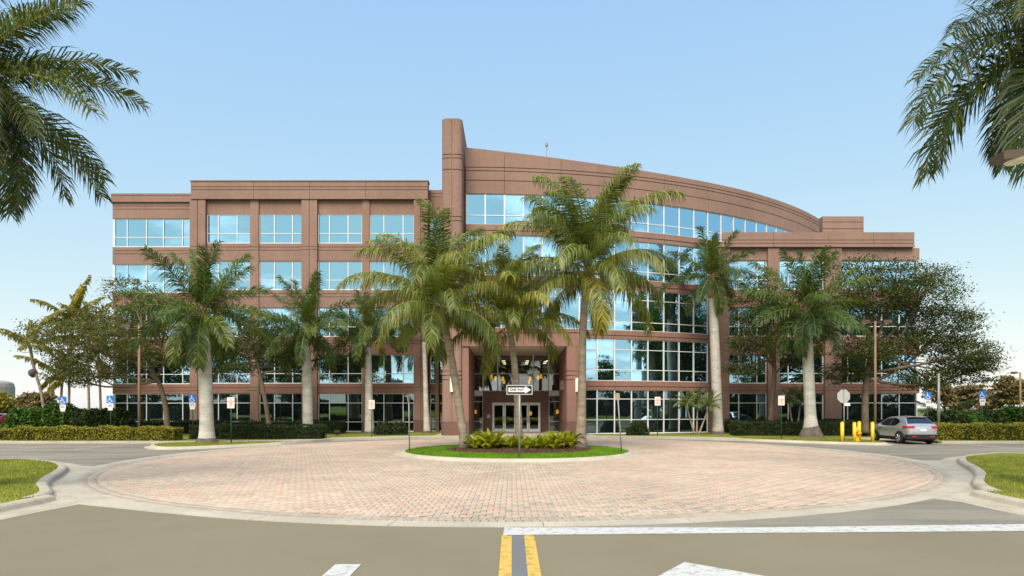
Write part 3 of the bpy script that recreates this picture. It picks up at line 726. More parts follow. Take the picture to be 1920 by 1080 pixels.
for u0, u1 in ((1346, 1367), (1439, 1461), (1546, 1577)):
    x0, x1 = AX(u0, YR), AX(u1, YR); b = MB()
    grooved(b, x0, x1, YR - .12, YR + .6, 1.0, 15.05, [c for k in range(2, 5) for c in (SILL[k] - .3, SILL[k] - .56)]); part(b, 'pilaster', 'stucco' )
    b = MB(); b.box(x0 - .03, x1 + .03, YR - .15, YR + .6, -.05, .997); part(b, 'pilaster_base', 'granite')
b = MB(); b.box(AX(1722, YR), XR1 - .02, YR + .12, YR + .6, .12, 15.05); part(b, 'corner_post', 'alu')
xs = [XR0 - .4, 21.1, 25.6, 29.2, XR1 - .35]
for i in range(4):
    b = MB(); b.box(xs[i] + .01, xs[i + 1] - .01, YR - .25, YR + .6, 15.053, 15.14); grooved(b, xs[i] + .01, xs[i + 1] - .01, YR - .18, YR + .6, 15.14, 16.25, [15.36, 15.62], .05, .05); part(b, 'parapet_panel', 'stucco')
b = MB(); b.box(XR0 - .2, XR1 - .35, YR + .6, 72, 0, 15.7); part(b, 'wall', 'stucco')
b = MB(); b.box(XR0 + .3, XR1 - .8, YR + .9, 71.5, 15.701, 15.75); part(b, 'roof', 'roof')
b = MB(); grooved(b, 30.3, 34.3, 62, 67, 15.2, 20.75, [18.9, 19.55, 20.2], .06, .06); part(b, 'stair_tower', 'stucco')
b = MB(); b.box(31.4, 33.2, 61.85, 62, 18.6, 18.95); part(b, 'stair_tower_cap', 'stucco2')

b = MB(); b.tube([(AX(1025, 58), 58, 19.9), (AX(1025, 58), 58, AZ(264, 58))], .03, 6); b.tube([(AX(1025, 58), 58, AZ(274, 58)), (AX(1025, 58), 58, AZ(269, 58))], .14, 8); part(b, 'antenna', 'galv')
# ---- panes: the 300 that show largest are pieces of their own, the rest one part
def pane_area(p):
    a, c, q, r, y, gm, T, f = p; ctr = Vector(((a + c) / 2, y, (q + r) / 2))
    if T is not None: ctr = T @ ctr
    return (c - a) * (r - q) / (ctr.y ** 2) * (.55 if (ctr.x < -26 or ctr.x > 19) else 1)
PANES.sort(key=pane_area, reverse=True)
rest = {'glass': [], 'glass_low': [], 'lobbyglass': []}
for i, (a, c, q, r, y, gm, T, f) in enumerate(PANES):
    ctr = Vector(((a + c) / 2, y, (q + r) / 2)); hx, hz = (c - a) / 2 - .001, (r - q) / 2 - .001
    rot = (T.to_euler().z if T is not None else 0); wc = T @ ctr if T is not None else ctr
    tilt = Matrix.Rotation(rot + random.gauss(0, .006), 4, 'Z') @ Matrix.Rotation(random.gauss(0, .005), 4, 'X')
    if i < 300:
        b = MB(); b.box(-hx, hx, -.008, .008, -hz, hz)
        o = b.build('pane', M[gm], f); o.location = wc; o.rotation_euler = tilt.to_euler()
    else:
        b = MB(); b.T = Matrix.Translation(wc) @ tilt; b.box(-hx, hx, -.008, .008, -hz, hz); rest[gm].append(b)
for f in {id(p[7]): p[7] for p in PANES}.values(): pass
b = MB(); off = 0
for i, gm in enumerate(('glass', 'glass_low', 'lobbyglass')):
    for q in rest[gm]:
        k = len(b.v); b.v += q.v; b.f += [tuple(k + j for j in f) for f in q.f]; b.m += [i] * len(q.f)
tag(part(b, 'pane', ('glass', 'glass_low', 'lobbyglass')), kind='stuff')

# ================================================================== PALMS
def frond_mesh(name, Lr, e0, bend, nl, ll, lw, style, m, seed):
    r = np.random.default_rng(seed); n = 14
    t = np.linspace(0, 1, n); ang = np.radians(e0 - bend * t ** (2.0 if style == 'coco' else 1.4)); swing = np.radians(r.normal(0, 9)) * t ** 1.5
    seg = Lr / (n - 1); P = np.zeros((n, 3))
    for i in range(1, n):
        a = (ang[i] + ang[i - 1]) / 2; P[i] = P[i - 1] + seg * np.array([math.cos(a) * math.cos(swing[i]), math.cos(a) * math.sin(swing[i]), math.sin(a)])
    V = []; Q = []; T3 = []; mi_q = []; mi_t = []
    for i in range(n):                       # rachis: three-sided
        rad = .045 * (1 - t[i]) ** .8 + .006
        for k in range(3):
            th = 2.094 * k; V.append(P[i] + np.array([0, math.cos(th), math.sin(th)]) * rad)
    for i in range(n - 1):
        for k in range(3): Q.append((i * 3 + k, i * 3 + (k + 1) % 3, i * 3 + 3 + (k + 1) % 3, i * 3 + 3 + k)); mi_q.append(1)
    for s in (-1, 1):
        for j in range(nl):
            tt = .13 + .87 * (j + r.uniform(-.3, .3)) / nl; tt = min(max(tt, .1), .998)
            x = tt * (n - 1); i = min(int(x), n - 2); fr = x - i; p = P[i] * (1 - fr) + P[i + 1] * fr
            T = P[i + 1] - P[i]; T = T / np.linalg.norm(T); S = np.cross(np.array([0, 0, 1.0]), T); S /= (np.linalg.norm(S) + 1e-9); N = np.cross(T, S)
            l = ll * (.35 + .65 * math.sin(math.pi * min(1, .12 + tt * .86)) ** .7) * r.uniform(.8, 1.15)
            if style == 'royal': ph = r.choice([-.5, .15, .75]) + r.normal(0, .22); fw = .55 + .5 * tt
            else: ph = -.15 + r.normal(0, .3); fw = .5 + .7 * tt ** 2
            d = S * s * math.cos(ph) + N * math.sin(ph) + T * fw - np.array([0, 0, .35 if style == 'coco' else .05]); d /= np.linalg.norm(d)
            dr = (1.5 if style == 'coco' else .5) * r.uniform(.6, 1.4)
            mid = p + d * l * .5; d2 = d + np.array([0, 0, -dr * 1.9]); d2 /= np.linalg.norm(d2); tip = mid + d2 * l * .5
            wv = T - d * (T @ d); wv /= (np.linalg.norm(wv) + 1e-9)
            b0 = len(V); V += [p - wv * lw * .3, p + wv * lw * .3, mid + wv * lw * .5, mid - wv * lw * .5, tip]
            Q.append((b0, b0 + 1, b0 + 2, b0 + 3)); mi_q.append(0); T3.append((b0 + 3, b0 + 2, b0 + 4)); mi_t.append(0)
    return mesh_np(name, np.array(V), [np.array(Q), np.array(T3)], [m, M['rachis']], mi_q + mi_t)
def frond_set(kind, m, Lr, nl, ll, lw, style, e_hi, e_lo, b_hi, b_lo, seed, K=9):
    o = []
    for k in range(K):
        a = k / (K - 1); o.append(frond_mesh(kind, Lr * (.78 + .35 * math.sin(math.pi * min(1, .25 + a * .7))), e_hi + (e_lo - e_hi) * a, b_hi + (b_lo - b_hi) * a, nl, ll, lw, style, m, seed + k))
    return o
FR = {'coco': frond_set('frond', M['coco'], 4.6, 105, 1.15, .042, 'coco', 88, -20, 78, 96, 10),
      'royal': frond_set('frond', M['royal'], 3.6, 115, .85, .042, 'royal', 86, -46, 24, 66, 40),
      'fore': frond_set('frond', M['fore'], 3.9, 135, .85, .036, 'royal', 82, -34, 38, 74, 70),
      'glow_gold': frond_set('frond', M['glow_gold'], 3.0, 22, .75, .17, 'coco', 75, -15, 30, 55, 110, 6),
      'date': frond_set('frond', M['royal'], 1.15, 36, .30, .022, 'coco', 78, 2, 50, 75, 140, 5)}
def palm(name, base, path, rad, kind, nf, label, group=None, scale=1.0, rot=0.0, shaft=None, shaft_h=1.3, trunk='royal_trunk', root=True, skip_low=0.0, nuts=0, seed=1, bias=1.0, root_h=.28):
    rr = random.Random(seed)
    t = tag(empty(name, base), label, 'palm', group)
    P = smooth_path([(x, y, z) for x, y, z in path], 6); n = len(P)
    rads = []
    for i in range(n):
        x = i / (n - 1) * (len(rad) - 1); k = min(int(x), len(rad) - 2); rads.append(rad[k] + (rad[k + 1] - rad[k]) * (x - k) + (.008 * math.sin(i * 2.1) if trunk == 'coco_trunk' else 0))
    MB().tube(P, rads, 14).build('trunk', M[trunk], t, True)
    top = P[-1]
    if root:
        b = MB(); r0 = rad[0]
        b.tube([(P[0].x, P[0].y, -.12), (P[0].x, P[0].y, .06), (P[0].x, P[0].y, root_h)], [r0 * 1.35, r0 * 1.18, r0 * .8 if root_h < .5 else r0 * .62], 14); b.build('root_flare', M['root'], t, True)
    if shaft:
        b = MB(); r1 = rad[-1]
        b.tube([top + Vector((0, 0, -.05)), top + Vector((0, 0, .25)), top + Vector((0, 0, shaft_h * .6)), top + Vector((0, 0, shaft_h))], [r1 * 1.05, r1 * 1.2, r1 * .85, r1 * .4], 12)
        b.build('crownshaft', M[shaft], t, True); top = top + Vector((0, 0, shaft_h * .93))
    fs = FR[kind]
    for i in range(nf):
        a = (i / (nf - 1)) ** bias * (1 - skip_low); k = min(int(a * (len(fs) - 1) + .5), len(fs) - 1)
        o = link('frond', fs[k], t, top + Vector((0, 0, rr.uniform(-.12, .05) - .25 * a * (shaft is None))))
        s = scale * rr.uniform(.88, 1.1); o.scale = (s, s, s)
        o.rotation_euler = (rr.uniform(-.12, .12), rr.uniform(-.12, .12), R(rot + i * 137.5 + rr.uniform(-14, 14)))
    for i in range(nuts):
        b = MB(); a = i * 1.1; c = top + Vector((.28 * math.cos(a), .28 * math.sin(a), -.3 - .12 * (i % 2)))
        b.tube([c + Vector((0, 0, z)) for z in (-.14, -.1, 0, .09, .13)], [.02, .09, .125, .085, .02], 10); b.build('coconut', M['coconut'], t, True)
    return t
def rel(pts, base, Y):
    """trunk path from photo pixels at depth Y, relative to base"""
    return [(AX(u, Y) - base[0], 0, AZ(v, Y) - base[2]) for u, v in pts]
def pxpalm(name, px, Y, zb, rad, kind, nf, label, **k):
    base = (AX(px[0][0], Y), Y, zb)
    pts = rel(px, base, Y); pts[0] = (0, 0, 0)
    return palm(name, base, pts, rad, kind, nf, label, **k)
GC, GR = 'coconut palms on the centre island', 'royal palms in front of the building'
pxpalm('coconut_palm', [(872, 838), (862, 770), (846, 670), (824, 566)], 30.0, .2, [.26, .20, .185, .18, .175, .17], 'coco', 33, 'coconut palm leaning left on the island, left of the door', group=GC, rot=20, trunk='coco_trunk', seed=3, nuts=5, skip_low=.04, bias=1.2)
pxpalm('coconut_palm', [(973, 834), (971, 760), (962, 660), (952, 598)], 31.2, .24, [.22, .18, .17, .16, .155, .15], 'coco', 27, 'slim coconut palm in front of the entrance doors, behind the one way sign', group=GC, rot=130, trunk='coco_trunk', seed=6, scale=.86, skip_low=.16, bias=1.2)
pxpalm('coconut_palm', [(1088, 836), (1091, 740), (1093, 620), (1101, 500)], 30.6, .2, [.32, .22, .19, .18, .175, .17], 'coco', 34, 'tallest coconut palm with green nuts, right side of the island', group=GC, rot=50, trunk='coco_trunk', seed=8, nuts=9, scale=1.05, bias=1.25, skip_low=.03)
pxpalm('royal_palm', [(388, 830), (387, 770), (385, 700), (381, 626)], 36.0, .13, [.52, .43, .375, .365, .36, .36, .355, .35, .34, .33, .31], 'royal', 25, 'royal palm on the kerbed grass strip at the left', group=GR, rot=10, shaft='shaft', seed=11, scale=1.12)
pxpalm('royal_palm', [(577, 819), (577, 770), (576, 710), (574, 648)], 45.2, .12, [.52, .40, .36, .355, .35, .35, .34, .33, .32, .30, .28], 'royal', 23, 'royal palm between the dark hedges, second from the left', group=GR, rot=40, shaft='shaft', seed=12, scale=1.08)
pxpalm('royal_palm', [(693, 816), (692, 760), (691, 700), (690, 650)], 48.0, .12, [.40, .30, .27, .22], 'royal', 20, 'royal palm beside the round shrub, left of the pylon', group=GR, rot=80, shaft='shaft', seed=13, scale=.95)
pxpalm('royal_palm', [(801, 814), (799, 760), (797, 690), (795, 640)], 49.0, .12, [.30, .2, .18, .16], 'royal', 14, 'slender royal palm half hidden behind the leaning coconut palm', group=GR, rot=15, shaft='shaft', seed=14, scale=.85)
pxpalm('royal_palm', [(1346, 813), (1344, 740), (1340, 640), (1336, 558)], 47.5, .12, [.48, .39, .37, .37, .37, .36, .36, .35, .34, .32, .30], 'royal', 22, 'tall royal palm with brown crownshaft at the curved glass', group=GR, rot=65, shaft='shaft_brown', shaft_h=1.7, seed=15, scale=.98)
pxpalm('royal_palm', [(1521, 819), (1519, 770), (1516, 700), (1513, 616)], 41.8, .13, [.66, .56, .45, .37, .355, .35, .35, .35, .345, .34, .33, .32], 'royal', 26, 'royal palm with dark root flare on the right grass strip', group=GR, rot=30, shaft='shaft', seed=16, scale=1.15, root_h=.85)
# the two palms whose crowns hang into the picture
def bigpalm(x, y, h, rot, label, seed, extra, nf=5, scale=1.0):
    t = palm('royal_palm', (x, y, .13), [(0, 0, 0), (.05, 0, h * .4), (0, 0, h)], [.55, .38, .27], 'fore', nf, label, 'royal palms at the entry road', scale, rot, 'shaft', 1.4, seed=seed, skip_low=.75)
    for az, k, s in extra:
        o = link('frond', FR['fore'][k], t, (0, 0, h + 1.25)); o.rotation_euler = (0, 0, R(az)); o.scale = (s, s, s)
    return t
far = [(az, k, 1.0) for k, az in enumerate((250, 95, 300, 60, 275, 40, 330, 80, 110))]
bigpalm(-13.3, 15.2, 8.5, 12, 'royal palm whose fronds hang into the top left corner', 21,
        [(-6, 5, 1.0), (12, 8, 1.0), (-24, 8, .95), (20, 4, .95), (-38, 6, .95), (30, 7, .95), (4, 7, .7), (-14, 6, .8), (-60, 7, 1), (-10, 3, .9), (35, 3, .9), (-48, 4, 1), (55, 6, 1), (6, 2, .85), (-75, 5, 1), (75, 5, 1)] + [(180 - a, k, q) for a, k, q in far])
bigpalm(13.4, 15.6, 9.9, 35, 'royal palm whose fronds hang into the top right corner', 22,
        [(187, 6, 1.2), (168, 7, 1.3), (212, 8, 1.35), (176, 5, .85), (236, 7, 1.1), (140, 7, 1.1), (200, 4, .8), (225, 5, .9)] + far)
# palms and trees the glass mirrors
palm('royal_palm', (28.8, 29.6, .1), [(0, 0, 0), (0, 0, 5), (.1, 0, 11.5)], [.5, .36, .27], 'royal', 18, 'tall royal palm mirrored in the curved glass', 'mirrored palms', 1.2, 0, 'shaft', 1.5, seed=31)

# pygmy date palm: three leaning stems
def date_palm(x, y, z, label, hs, group='small date palms'):
    t = tag(empty('date_palm', (x, y, z)), label, 'palm', group); rr = random.Random(int(x * 10))
    for i, (dx, h) in enumerate(hs):
        P = smooth_path([(dx * .15, 0, -.05), (dx * .6, .05, h * .5), (dx, 0, h)], 4)
        MB().tube(P, [.075] * 3 + [.06] * (len(P) - 3), 8).build('trunk', M['coco_trunk'], t, True)
        for k in range(16):
            o = link('frond', FR['date'][min(4, int(k / 16 * 5))], t, P[-1]); o.rotation_euler = (rr.uniform(-.1, .1), rr.uniform(-.1, .1), k * 2.4); s = rr.uniform(.85, 1.15); o.scale = (s, s, s)
    return t
date_palm(AX(1306, 46.5), 46.5, .12, 'three-stemmed pygmy date palm in front of the curved glass', [(-.75, 2.2), (.1, 2.35), (.95, 2.15)])
date_palm(AX(1492, 46.5), 46.5, .12, 'pygmy date palm behind the royal palm with the dark root flare', [(-.5, 2.4), (.4, 2.6)])

# ================================================================== BROADLEAF TREES
def leaf_cloud(clusters, per, size, flatness, r):
    out_ = []
    for (c, rad, n) in clusters:
        m_ = max(3, n // per); cen = r.normal(0, 1, (m_, 3)); cen /= np.linalg.norm(cen, axis=1)[:, None]
        cen *= (r.uniform(.25, 1, m_) ** .5)[:, None] * np.array(rad); cen += np.array(c)
        sub = r.normal(0, 1, (m_, per, 3)) * np.array([.36, .36, .085]) * (max(rad) / 1.5) ** .4
        out_.append((cen[:, None, :] + sub).reshape(-1, 3))
    return np.concatenate(out_)
def tree(name, base, trunk, clusters, leafm, label, group=None, r0=.2, size=.13, per=26, flatness=.5, seed=1, limbs=2, barkm='bark', dens=1.0):
    """trunk: path relative to base; clusters: (centre, radii, leaves) relative to base"""
    r = np.random.default_rng(seed); t = tag(empty(name, base), label, 'tree', group)
    b = MB(); P = smooth_path(trunk, 5); n = len(P)
    b.tube(P, [r0 * (1.35 if i == 0 else 1 - .5 * i / n) for i in range(n)], 10)
    for (c, rad, nn_) in clusters:
        s = P[int(n * r.uniform(.55, .95))]; e = Vector(c); md = (s + e) / 2 + Vector((r.normal(0, .25), r.normal(0, .25), -.12 * (e - s).length * r.uniform(-.4, 1)))
        Q = smooth_path([s, md, e], 5); b.tube(Q, [r0 * .5 * (1 - .75 * i / len(Q)) for i in range(len(Q))], 6)
        for k in range(limbs):
            s2 = Q[int(len(Q) * r.uniform(.4, .8))]; e2 = e + Vector((r.normal(0, rad[0] * .6), r.normal(0, rad[1] * .6), r.normal(0, rad[2] * .6)))
            Q2 = smooth_path([s2, (s2 + e2) / 2 + Vector((0, 0, r.normal(0, .15))), e2], 4); b.tube(Q2, [r0 * .2 * (1 - .8 * i / len(Q2)) + .006 for i in range(len(Q2))], 5)
    b.build('trunk', M[barkm], t, True)
    V, Fq = quads(leaf_cloud([(c, rd, int(nn_ * dens)) for c, rd, nn_ in clusters], per, size, flatness, r), size, flatness, .45)
    link('crown', mesh_np('crown', V, [Fq], M[leafm]), t)
    return t
def pxclusters(lst, base, Y):
    o = []
    for (u, v, ru, rv, dy, n) in lst:
        k = Y / F; o.append(((AX(u, Y) - base[0], dy, AZ(v, Y) - base[2]), (ru * k, max(ru * k * .9, .8), rv * k), n))
    return o
GT = 'shade trees along the building'
Y = 42.5; base = (AX(314, Y), Y, .12)
tree('shade_tree', base, rel([(314, 812), (310, 760), (297, 715), (280, 690)], base, Y),
     pxclusters([(130, 640, 70, 42, -.5, 2600), (200, 600, 60, 34, .8, 2300), (255, 640, 60, 36, -1, 2500), (175, 690, 62, 30, 0, 2100), (285, 575, 45, 26, 1.5, 1300), (330, 615, 52, 34, 0, 2100), (325, 670, 48, 24, -1, 1500), (240, 545, 42, 24, 0, 800), (110, 700, 40, 28, 1, 1100)], base, Y),
     'oak_thin', 'spreading olive-green tree with curved trunk in front of the left wing', GT, .2, .085, seed=4, limbs=5, dens=1.8)
Y = 46.5; base = (AX(506, Y), Y, .12)
tree('shade_tree', base, rel([(506, 806), (497, 750), (485, 690), (480, 660)], base, Y),
     pxclusters([(415, 650, 45, 30, 0, 1900), (470, 640, 48, 32, .5, 2000), (525, 655, 45, 30, -.5, 1900), (455, 690, 40, 16, 0, 800), (555, 690, 30, 16, 0, 600), (500, 610, 40, 22, .5, 1100), (640, 660, 35, 24, 1, 900)], base, Y),
     'oak', 'small dark shade tree behind the hedge, between the two left royal palms', GT, .19, .085, seed=6, limbs=4, dens=1.8)
Y = 44.0; base = (AX(1622, Y), Y, .12)
tree('shade_tree', base, rel([(1622, 812), (1622, 760), (1626, 700), (1640, 640)], base, Y),
     pxclusters([(1560, 600, 65, 38, .5, 3000), (1640, 560, 68, 40, 0, 3200), (1720, 560, 66, 40, -.6, 3000), (1780, 610, 62, 40, .4, 3200), (1800, 670, 58, 34, -.4, 3000), (1700, 640, 66, 30, .8, 2600), (1610, 660, 55, 26, -.6, 1800), (1745, 710, 55, 22, .3, 1700), (1585, 700, 40, 20, .5, 900), (1690, 515, 60, 26, 0, 1100), (1620, 500, 55, 26, .4, 1000), (1835, 690, 34, 32, 0, 1000), (1750, 520, 45, 24, 0, 450)], base, Y),
     'oak', 'wide dark tree with layered crown behind the silver car', GT, .27, .085, seed=9, limbs=6, dens=2.3)
Y = 46.5; base = (AX(1444, Y), Y, .12)
tree('shade_tree', base, rel([(1444, 806), (1448, 750), (1452, 700), (1450, 650)], base, Y),
     pxclusters([(1405, 640, 36, 36, 0, 1900), (1450, 590, 42, 40, .4, 2100), (1480, 660, 38, 30, -.4, 1700), (1400, 690, 34, 18, 0, 900), (1430, 540, 40, 28, .4, 1000), (1390, 580, 28, 30, 0, 700)], base, Y),
     'oak', 'dark shade tree between the tall royal palm and the root-flared palm', GT, .22, .085, seed=10, limbs=4, dens=1.9)
# plants at the far left, golden backlight painted into the leaf colour
Y = 47.0; base = (AX(86, Y), Y, .1)
t = tag(empty('fishtail_palm', base), 'lone thin-stemmed palm with leaves tinted as if backlit against the sky, far left', 'palm')
P = smooth_path(rel([(86, 808), (78, 740), (64, 690), (56, 648)], base, Y), 5)
MB().tube(P, [.10] * len(P), 8).build('trunk', M['coco_trunk'], t, True)
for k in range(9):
    o = link('frond', FR['glow_gold'][(k * 2) % 6], t, P[-1]); o.rotation_euler = (0, 0, k * 2.4 + .3); o.scale = (.72,) * 3
b = MB(); c = P[int(len(P) * .62)]; b.tube([c + Vector((-.2, 0, z)) for z in (-.35, -.2, 0, .2, .3)], [.05, .24, .32, .26, .05], 9); b.build('fruit_clump', M['root'], t, True)
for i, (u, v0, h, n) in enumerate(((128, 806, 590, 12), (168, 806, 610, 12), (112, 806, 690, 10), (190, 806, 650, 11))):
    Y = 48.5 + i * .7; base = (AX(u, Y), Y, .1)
    t = tag(empty('fishtail_palm', base), 'fishtail palm with backlight-tinted golden-green leaves in the clump at the left wing, %s' % ('tallest', 'second tallest', 'shortest', 'nearest the glass')[i], 'palm', 'fishtail clump')
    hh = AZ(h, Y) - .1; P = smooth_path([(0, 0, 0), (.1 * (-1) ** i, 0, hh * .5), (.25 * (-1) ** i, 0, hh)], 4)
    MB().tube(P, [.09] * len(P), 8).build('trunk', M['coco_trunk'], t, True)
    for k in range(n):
        o = link('frond', FR['glow_gold'][(k * 5 + i) % 6], t, P[-1] - Vector((0, 0, .28 * (k // 3)))); o.rotation_euler = (0, 0, k * 2.4 + i); s = random.uniform(.8, 1.15); o.scale = (s, s, s)
# background tree lines, each crown a tree
def bgtree(u, vt, Y, wd, leafm, label, group, seed, n=3200, size=.3):
    base = (AX(u, Y), Y, -.06); h = AZ(vt, Y); w_ = wd * Y / F
    r = random.Random(seed); cl_ = []
    for k in range(6): cl_.append(((r.uniform(-.6, .6) * w_, r.uniform(-.4, .4) * w_, h * r.uniform(.45, .85)), (w_ * .45, w_ * .45, h * .2), n // 6))
    return tree('background_tree', base, [(0, 0, 0), (.1, 0, h * .3), (0, 0, h * .6)], cl_, leafm, label, group, .18, size, 30, .3, seed, 2)
for i, (u, vt, Y, wd, lm) in enumerate(((1770, 715, 78, 36, 'tan_leaf'), (1815, 722, 74, 34, 'tan_leaf'), (1858, 716, 80, 36, 'tan_leaf'), (1900, 706, 76, 36, 'tan_leaf'), (1945, 700, 78, 40, 'tan_leaf'), (1990, 705, 76, 40, 'tan_leaf'))):
    bgtree(u, vt, Y, wd, lm, 'dry tan-leaved tree in the far row at the right edge, %s' % ('nearest the building', 'second from the building', 'behind the blue sign', 'under the far lamp post', 'cut by the picture edge', 'past the picture edge')[i], 'dry trees right', 50 + i, 4200, .24)
for i, (u, vt, Y, wd) in enumerate(((-30, 735, 80, 40), (25, 742, 84, 34), (70, 735, 78, 36), (-80, 730, 80, 40))):  # golden leaf tone carries a painted backlight; one tree is plain tan
    bgtree(u, vt, Y, wd, 'glow_gold' if i != 2 else 'tan_leaf', 'pale golden-tinted tree far behind the left lot, %s' % ('at the edge', 'behind the white van', 'behind the lone palm', 'past the edge')[i], 'golden trees left', 60 + i, 3600, .25)
# dark trees across the road behind the viewer: only the glass shows them
Pw = np.stack([rng.uniform(-95, 95, 16000), rng.uniform(-37, -31, 16000), rng.uniform(0, 1, 16000) ** .8 * 6.0], 1)
Pw[:, 2] *= .75 + .25 * np.sin(Pw[:, 0] * .31) * np.cos(Pw[:, 0] * .13 + 1)
V, Fq = quads(Pw, .55, .2, .6)
tag(link('woodland', mesh_np('woodland', V, [Fq], M['hedge_d'])), 'dark belt of trees across the road, seen only mirrored in the glass', 'woodland', kind='stuff')
b = MB(); b.box(-95, 95, -36.4, -36.2, -.05, 4.2); tag(b.build('boundary_wall', M['core']), 'dark wall behind the tree belt across the road', 'wall')
src = None
for i, x in enumerate((-62, -44, -27, -13, 14, 30, 47, 64)):
    Yb = -22 - 5 * (i % 3)
    if src is None:
        src = tree('shade_tree', (x, Yb, -.06), [(0, 0, 0), (.2, 0, 2), (0, 0, 5)], [((random.uniform(-4, 4), random.uniform(-3, 3), random.uniform(4, 10)), (2.6, 2.6, 1.7), 900) for _ in range(10)], 'oak', 'dark tree across the road, mirrored in the glass', 'mirrored trees', .35, .22, seed=77); o = src
    else: o = copy_tree(src); o.location = (x, Yb, -.06); o.rotation_euler = (0, 0, i * 1.3); s = random.uniform(.85, 1.25); o.scale = (s, s, s)
for x, y, s in ((37, 30, 1.15), (44, 22, 1.2), (-45, 27, 1.0)):
    o = copy_tree(src); o.location = (x, y, -.06); o.scale = (s, s, s * 1.1); o.rotation_euler = (0, 0, x); o['label'] = 'dark tree beside the lot, outside the frame, mirrored in the glass'; o['group'] = 'mirrored trees beside the lot'

# ================================================================== HEDGES, SHRUBS, FERNS
def hedge(x0, x1, y0, y1, z0, h, m, label, n, size=.05, group='clipped hedges'):
    t = tag(empty('hedge', ((x0 + x1) / 2, (y0 + y1) / 2, z0)), label, 'hedge', group)
    lx, ly = x1 - x0, y1 - y0
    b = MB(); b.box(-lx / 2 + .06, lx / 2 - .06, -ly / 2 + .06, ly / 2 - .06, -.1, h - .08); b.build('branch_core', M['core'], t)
    a = np.array([lx * h, lx * h * .3, lx * ly, ly * h * 2]); k = rng.choice(4, n, p=a / a.sum()); uu = rng.uniform(-.5, .5, n); vv = rng.uniform(-.5, .5, n); ww = rng.uniform(0, 1, n)
    P = np.zeros((n, 3)); jit = rng.normal(0, .035, (n, 3))
    P[:, 0] = np.where(k == 3, np.sign(uu) * lx / 2, uu * lx); P[:, 1] = np.where(k == 0, -ly / 2, np.where(k == 1, ly / 2, vv * ly)); P[:, 2] = np.where(k == 2, h, ww * h)
    wob = .05 * np.sin(P[:, 0] * 2.3 + z0) + .035 * np.sin(P[:, 0] * 5.1 + 1.7 * P[:, 1])
    P[:, 2] += np.where(k == 2, wob, 0); P[:, 1] -= np.where(k == 0, wob, 0); P += jit; P[:, 2] = np.maximum(P[:, 2], .02)
    V, Fq = quads(P, size, .25, .55)
    link('foliage', mesh_np('foliage', V, [Fq], M[m]), t); return t
hedge(-29.6, -20.2, 37.8, 39.0, .12, .74, 'hedge_y', 'clipped yellow-green hedge along the left parking kerb', 17000)
hedge(-33.8, -30.1, 38.6, 39.8, .12, .6, 'hedge_y', 'short hedge end at the far left edge, beyond the gap', 4000)
hedge(-20.1, -12.0, 39.6, 41.0, .12, .82, 'hedge_d', 'low dark hedge running from the yellow hedge to the second royal palm', 11000)
hedge(-30, -12.8, 47.8, 49.0, .12, .95, 'hedge_d', 'dark hedge against the left windows, behind the trees', 13000)
hedge(25.2, 42, 38.2, 39.5, .12, .92, 'hedge_y', 'clipped yellow-green hedge behind the silver car at the right', 26000)
hedge(15.6, 25.5, 44.4, 45.6, .12, .92, 'hedge_d', 'dark clipped hedge behind the yellow bollards', 12000)
hedge(16.6, 31.8, 48.8, 49.8, .12, 1.0, 'hedge_d', 'dark hedge against the right windows', 11000)
def shrub(u, v, Y, wd, h, m, label, n=2600, size=.06, name='shrub', group='round shrubs'):
    x = AX(u, Y); t = tag(empty(name, (x, Y, .12)), label, 'shrub', group); r = np.random.default_rng(int(u))
    b = MB(); k = 12
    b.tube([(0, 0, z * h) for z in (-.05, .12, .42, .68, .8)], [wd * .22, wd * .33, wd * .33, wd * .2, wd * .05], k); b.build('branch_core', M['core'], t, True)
    d = r.normal(0, 1, (n, 3)); d /= np.linalg.norm(d, axis=1)[:, None]; d[:, 2] = np.abs(d[:, 2]) * 1.0 - .15 * (r.random(n) < .3)
    rad = (r.uniform(.82, 1.06, n) + .09 * np.sin(d[:, 0] * 7 + d[:, 2] * 5))[:, None]
    V, Fq = quads(d * rad * np.array([wd / 2, wd / 2, h]), size, .3, .5); V[:, 2] = np.maximum(V[:, 2], -.02)
    link('foliage', mesh_np('foliage', V, [Fq], M[m]), t); return t
shrub(718, 818, 46.0, 1.25, 1.0, 'hedge_d', 'rounded dark shrub left of the pylon, left one of the touching pair')
shrub(748, 818, 46.3, 1.2, .95, 'hedge_d', 'rounded dark shrub left of the pylon, right one of the touching pair')
shrub(1195, 818, 45.6, 1.55, 1.0, 'hedge_d', 'round dark shrub in front of the curved glass')
for i, (u, Y, wd, h, m) in enumerate(((50, 43, 2.8, 1.9, 'lush'), (110, 44, 3.0, 2.2, 'lush'), (165, 43.5, 2.6, 1.8, 'hedge_d'), (215, 44.5, 2.4, 1.9, 'hedge_d'))):
    shrub(u, 806, Y, wd, h, m, 'large leafy bush behind the left yellow hedge, %s' % ('outermost, bright green', 'bright green, below the lone palm', 'dark, between two blue signs', 'dark, touching the wing glass')[i], 6500, .13, 'bush', 'left bushes')
for i, (u, Y, wd, h) in enumerate(((1765, 43, 2.8, 1.7), (1812, 43.5, 3.0, 1.6), (1862, 44, 3.2, 1.75), (1910, 43, 3.0, 2.0), (1955, 43.5, 3.2, 2.0))):
    shrub(u, 800, Y, wd, h, 'lush' if i % 2 else 'hedge_d', 'dense green bush behind the right yellow hedge, %s' % ('beside the car roof', 'left of the right blue sign', 'behind the right blue sign', 'near the frame edge', 'past the frame edge')[i], 6500, .13, 'bush', 'right bushes')
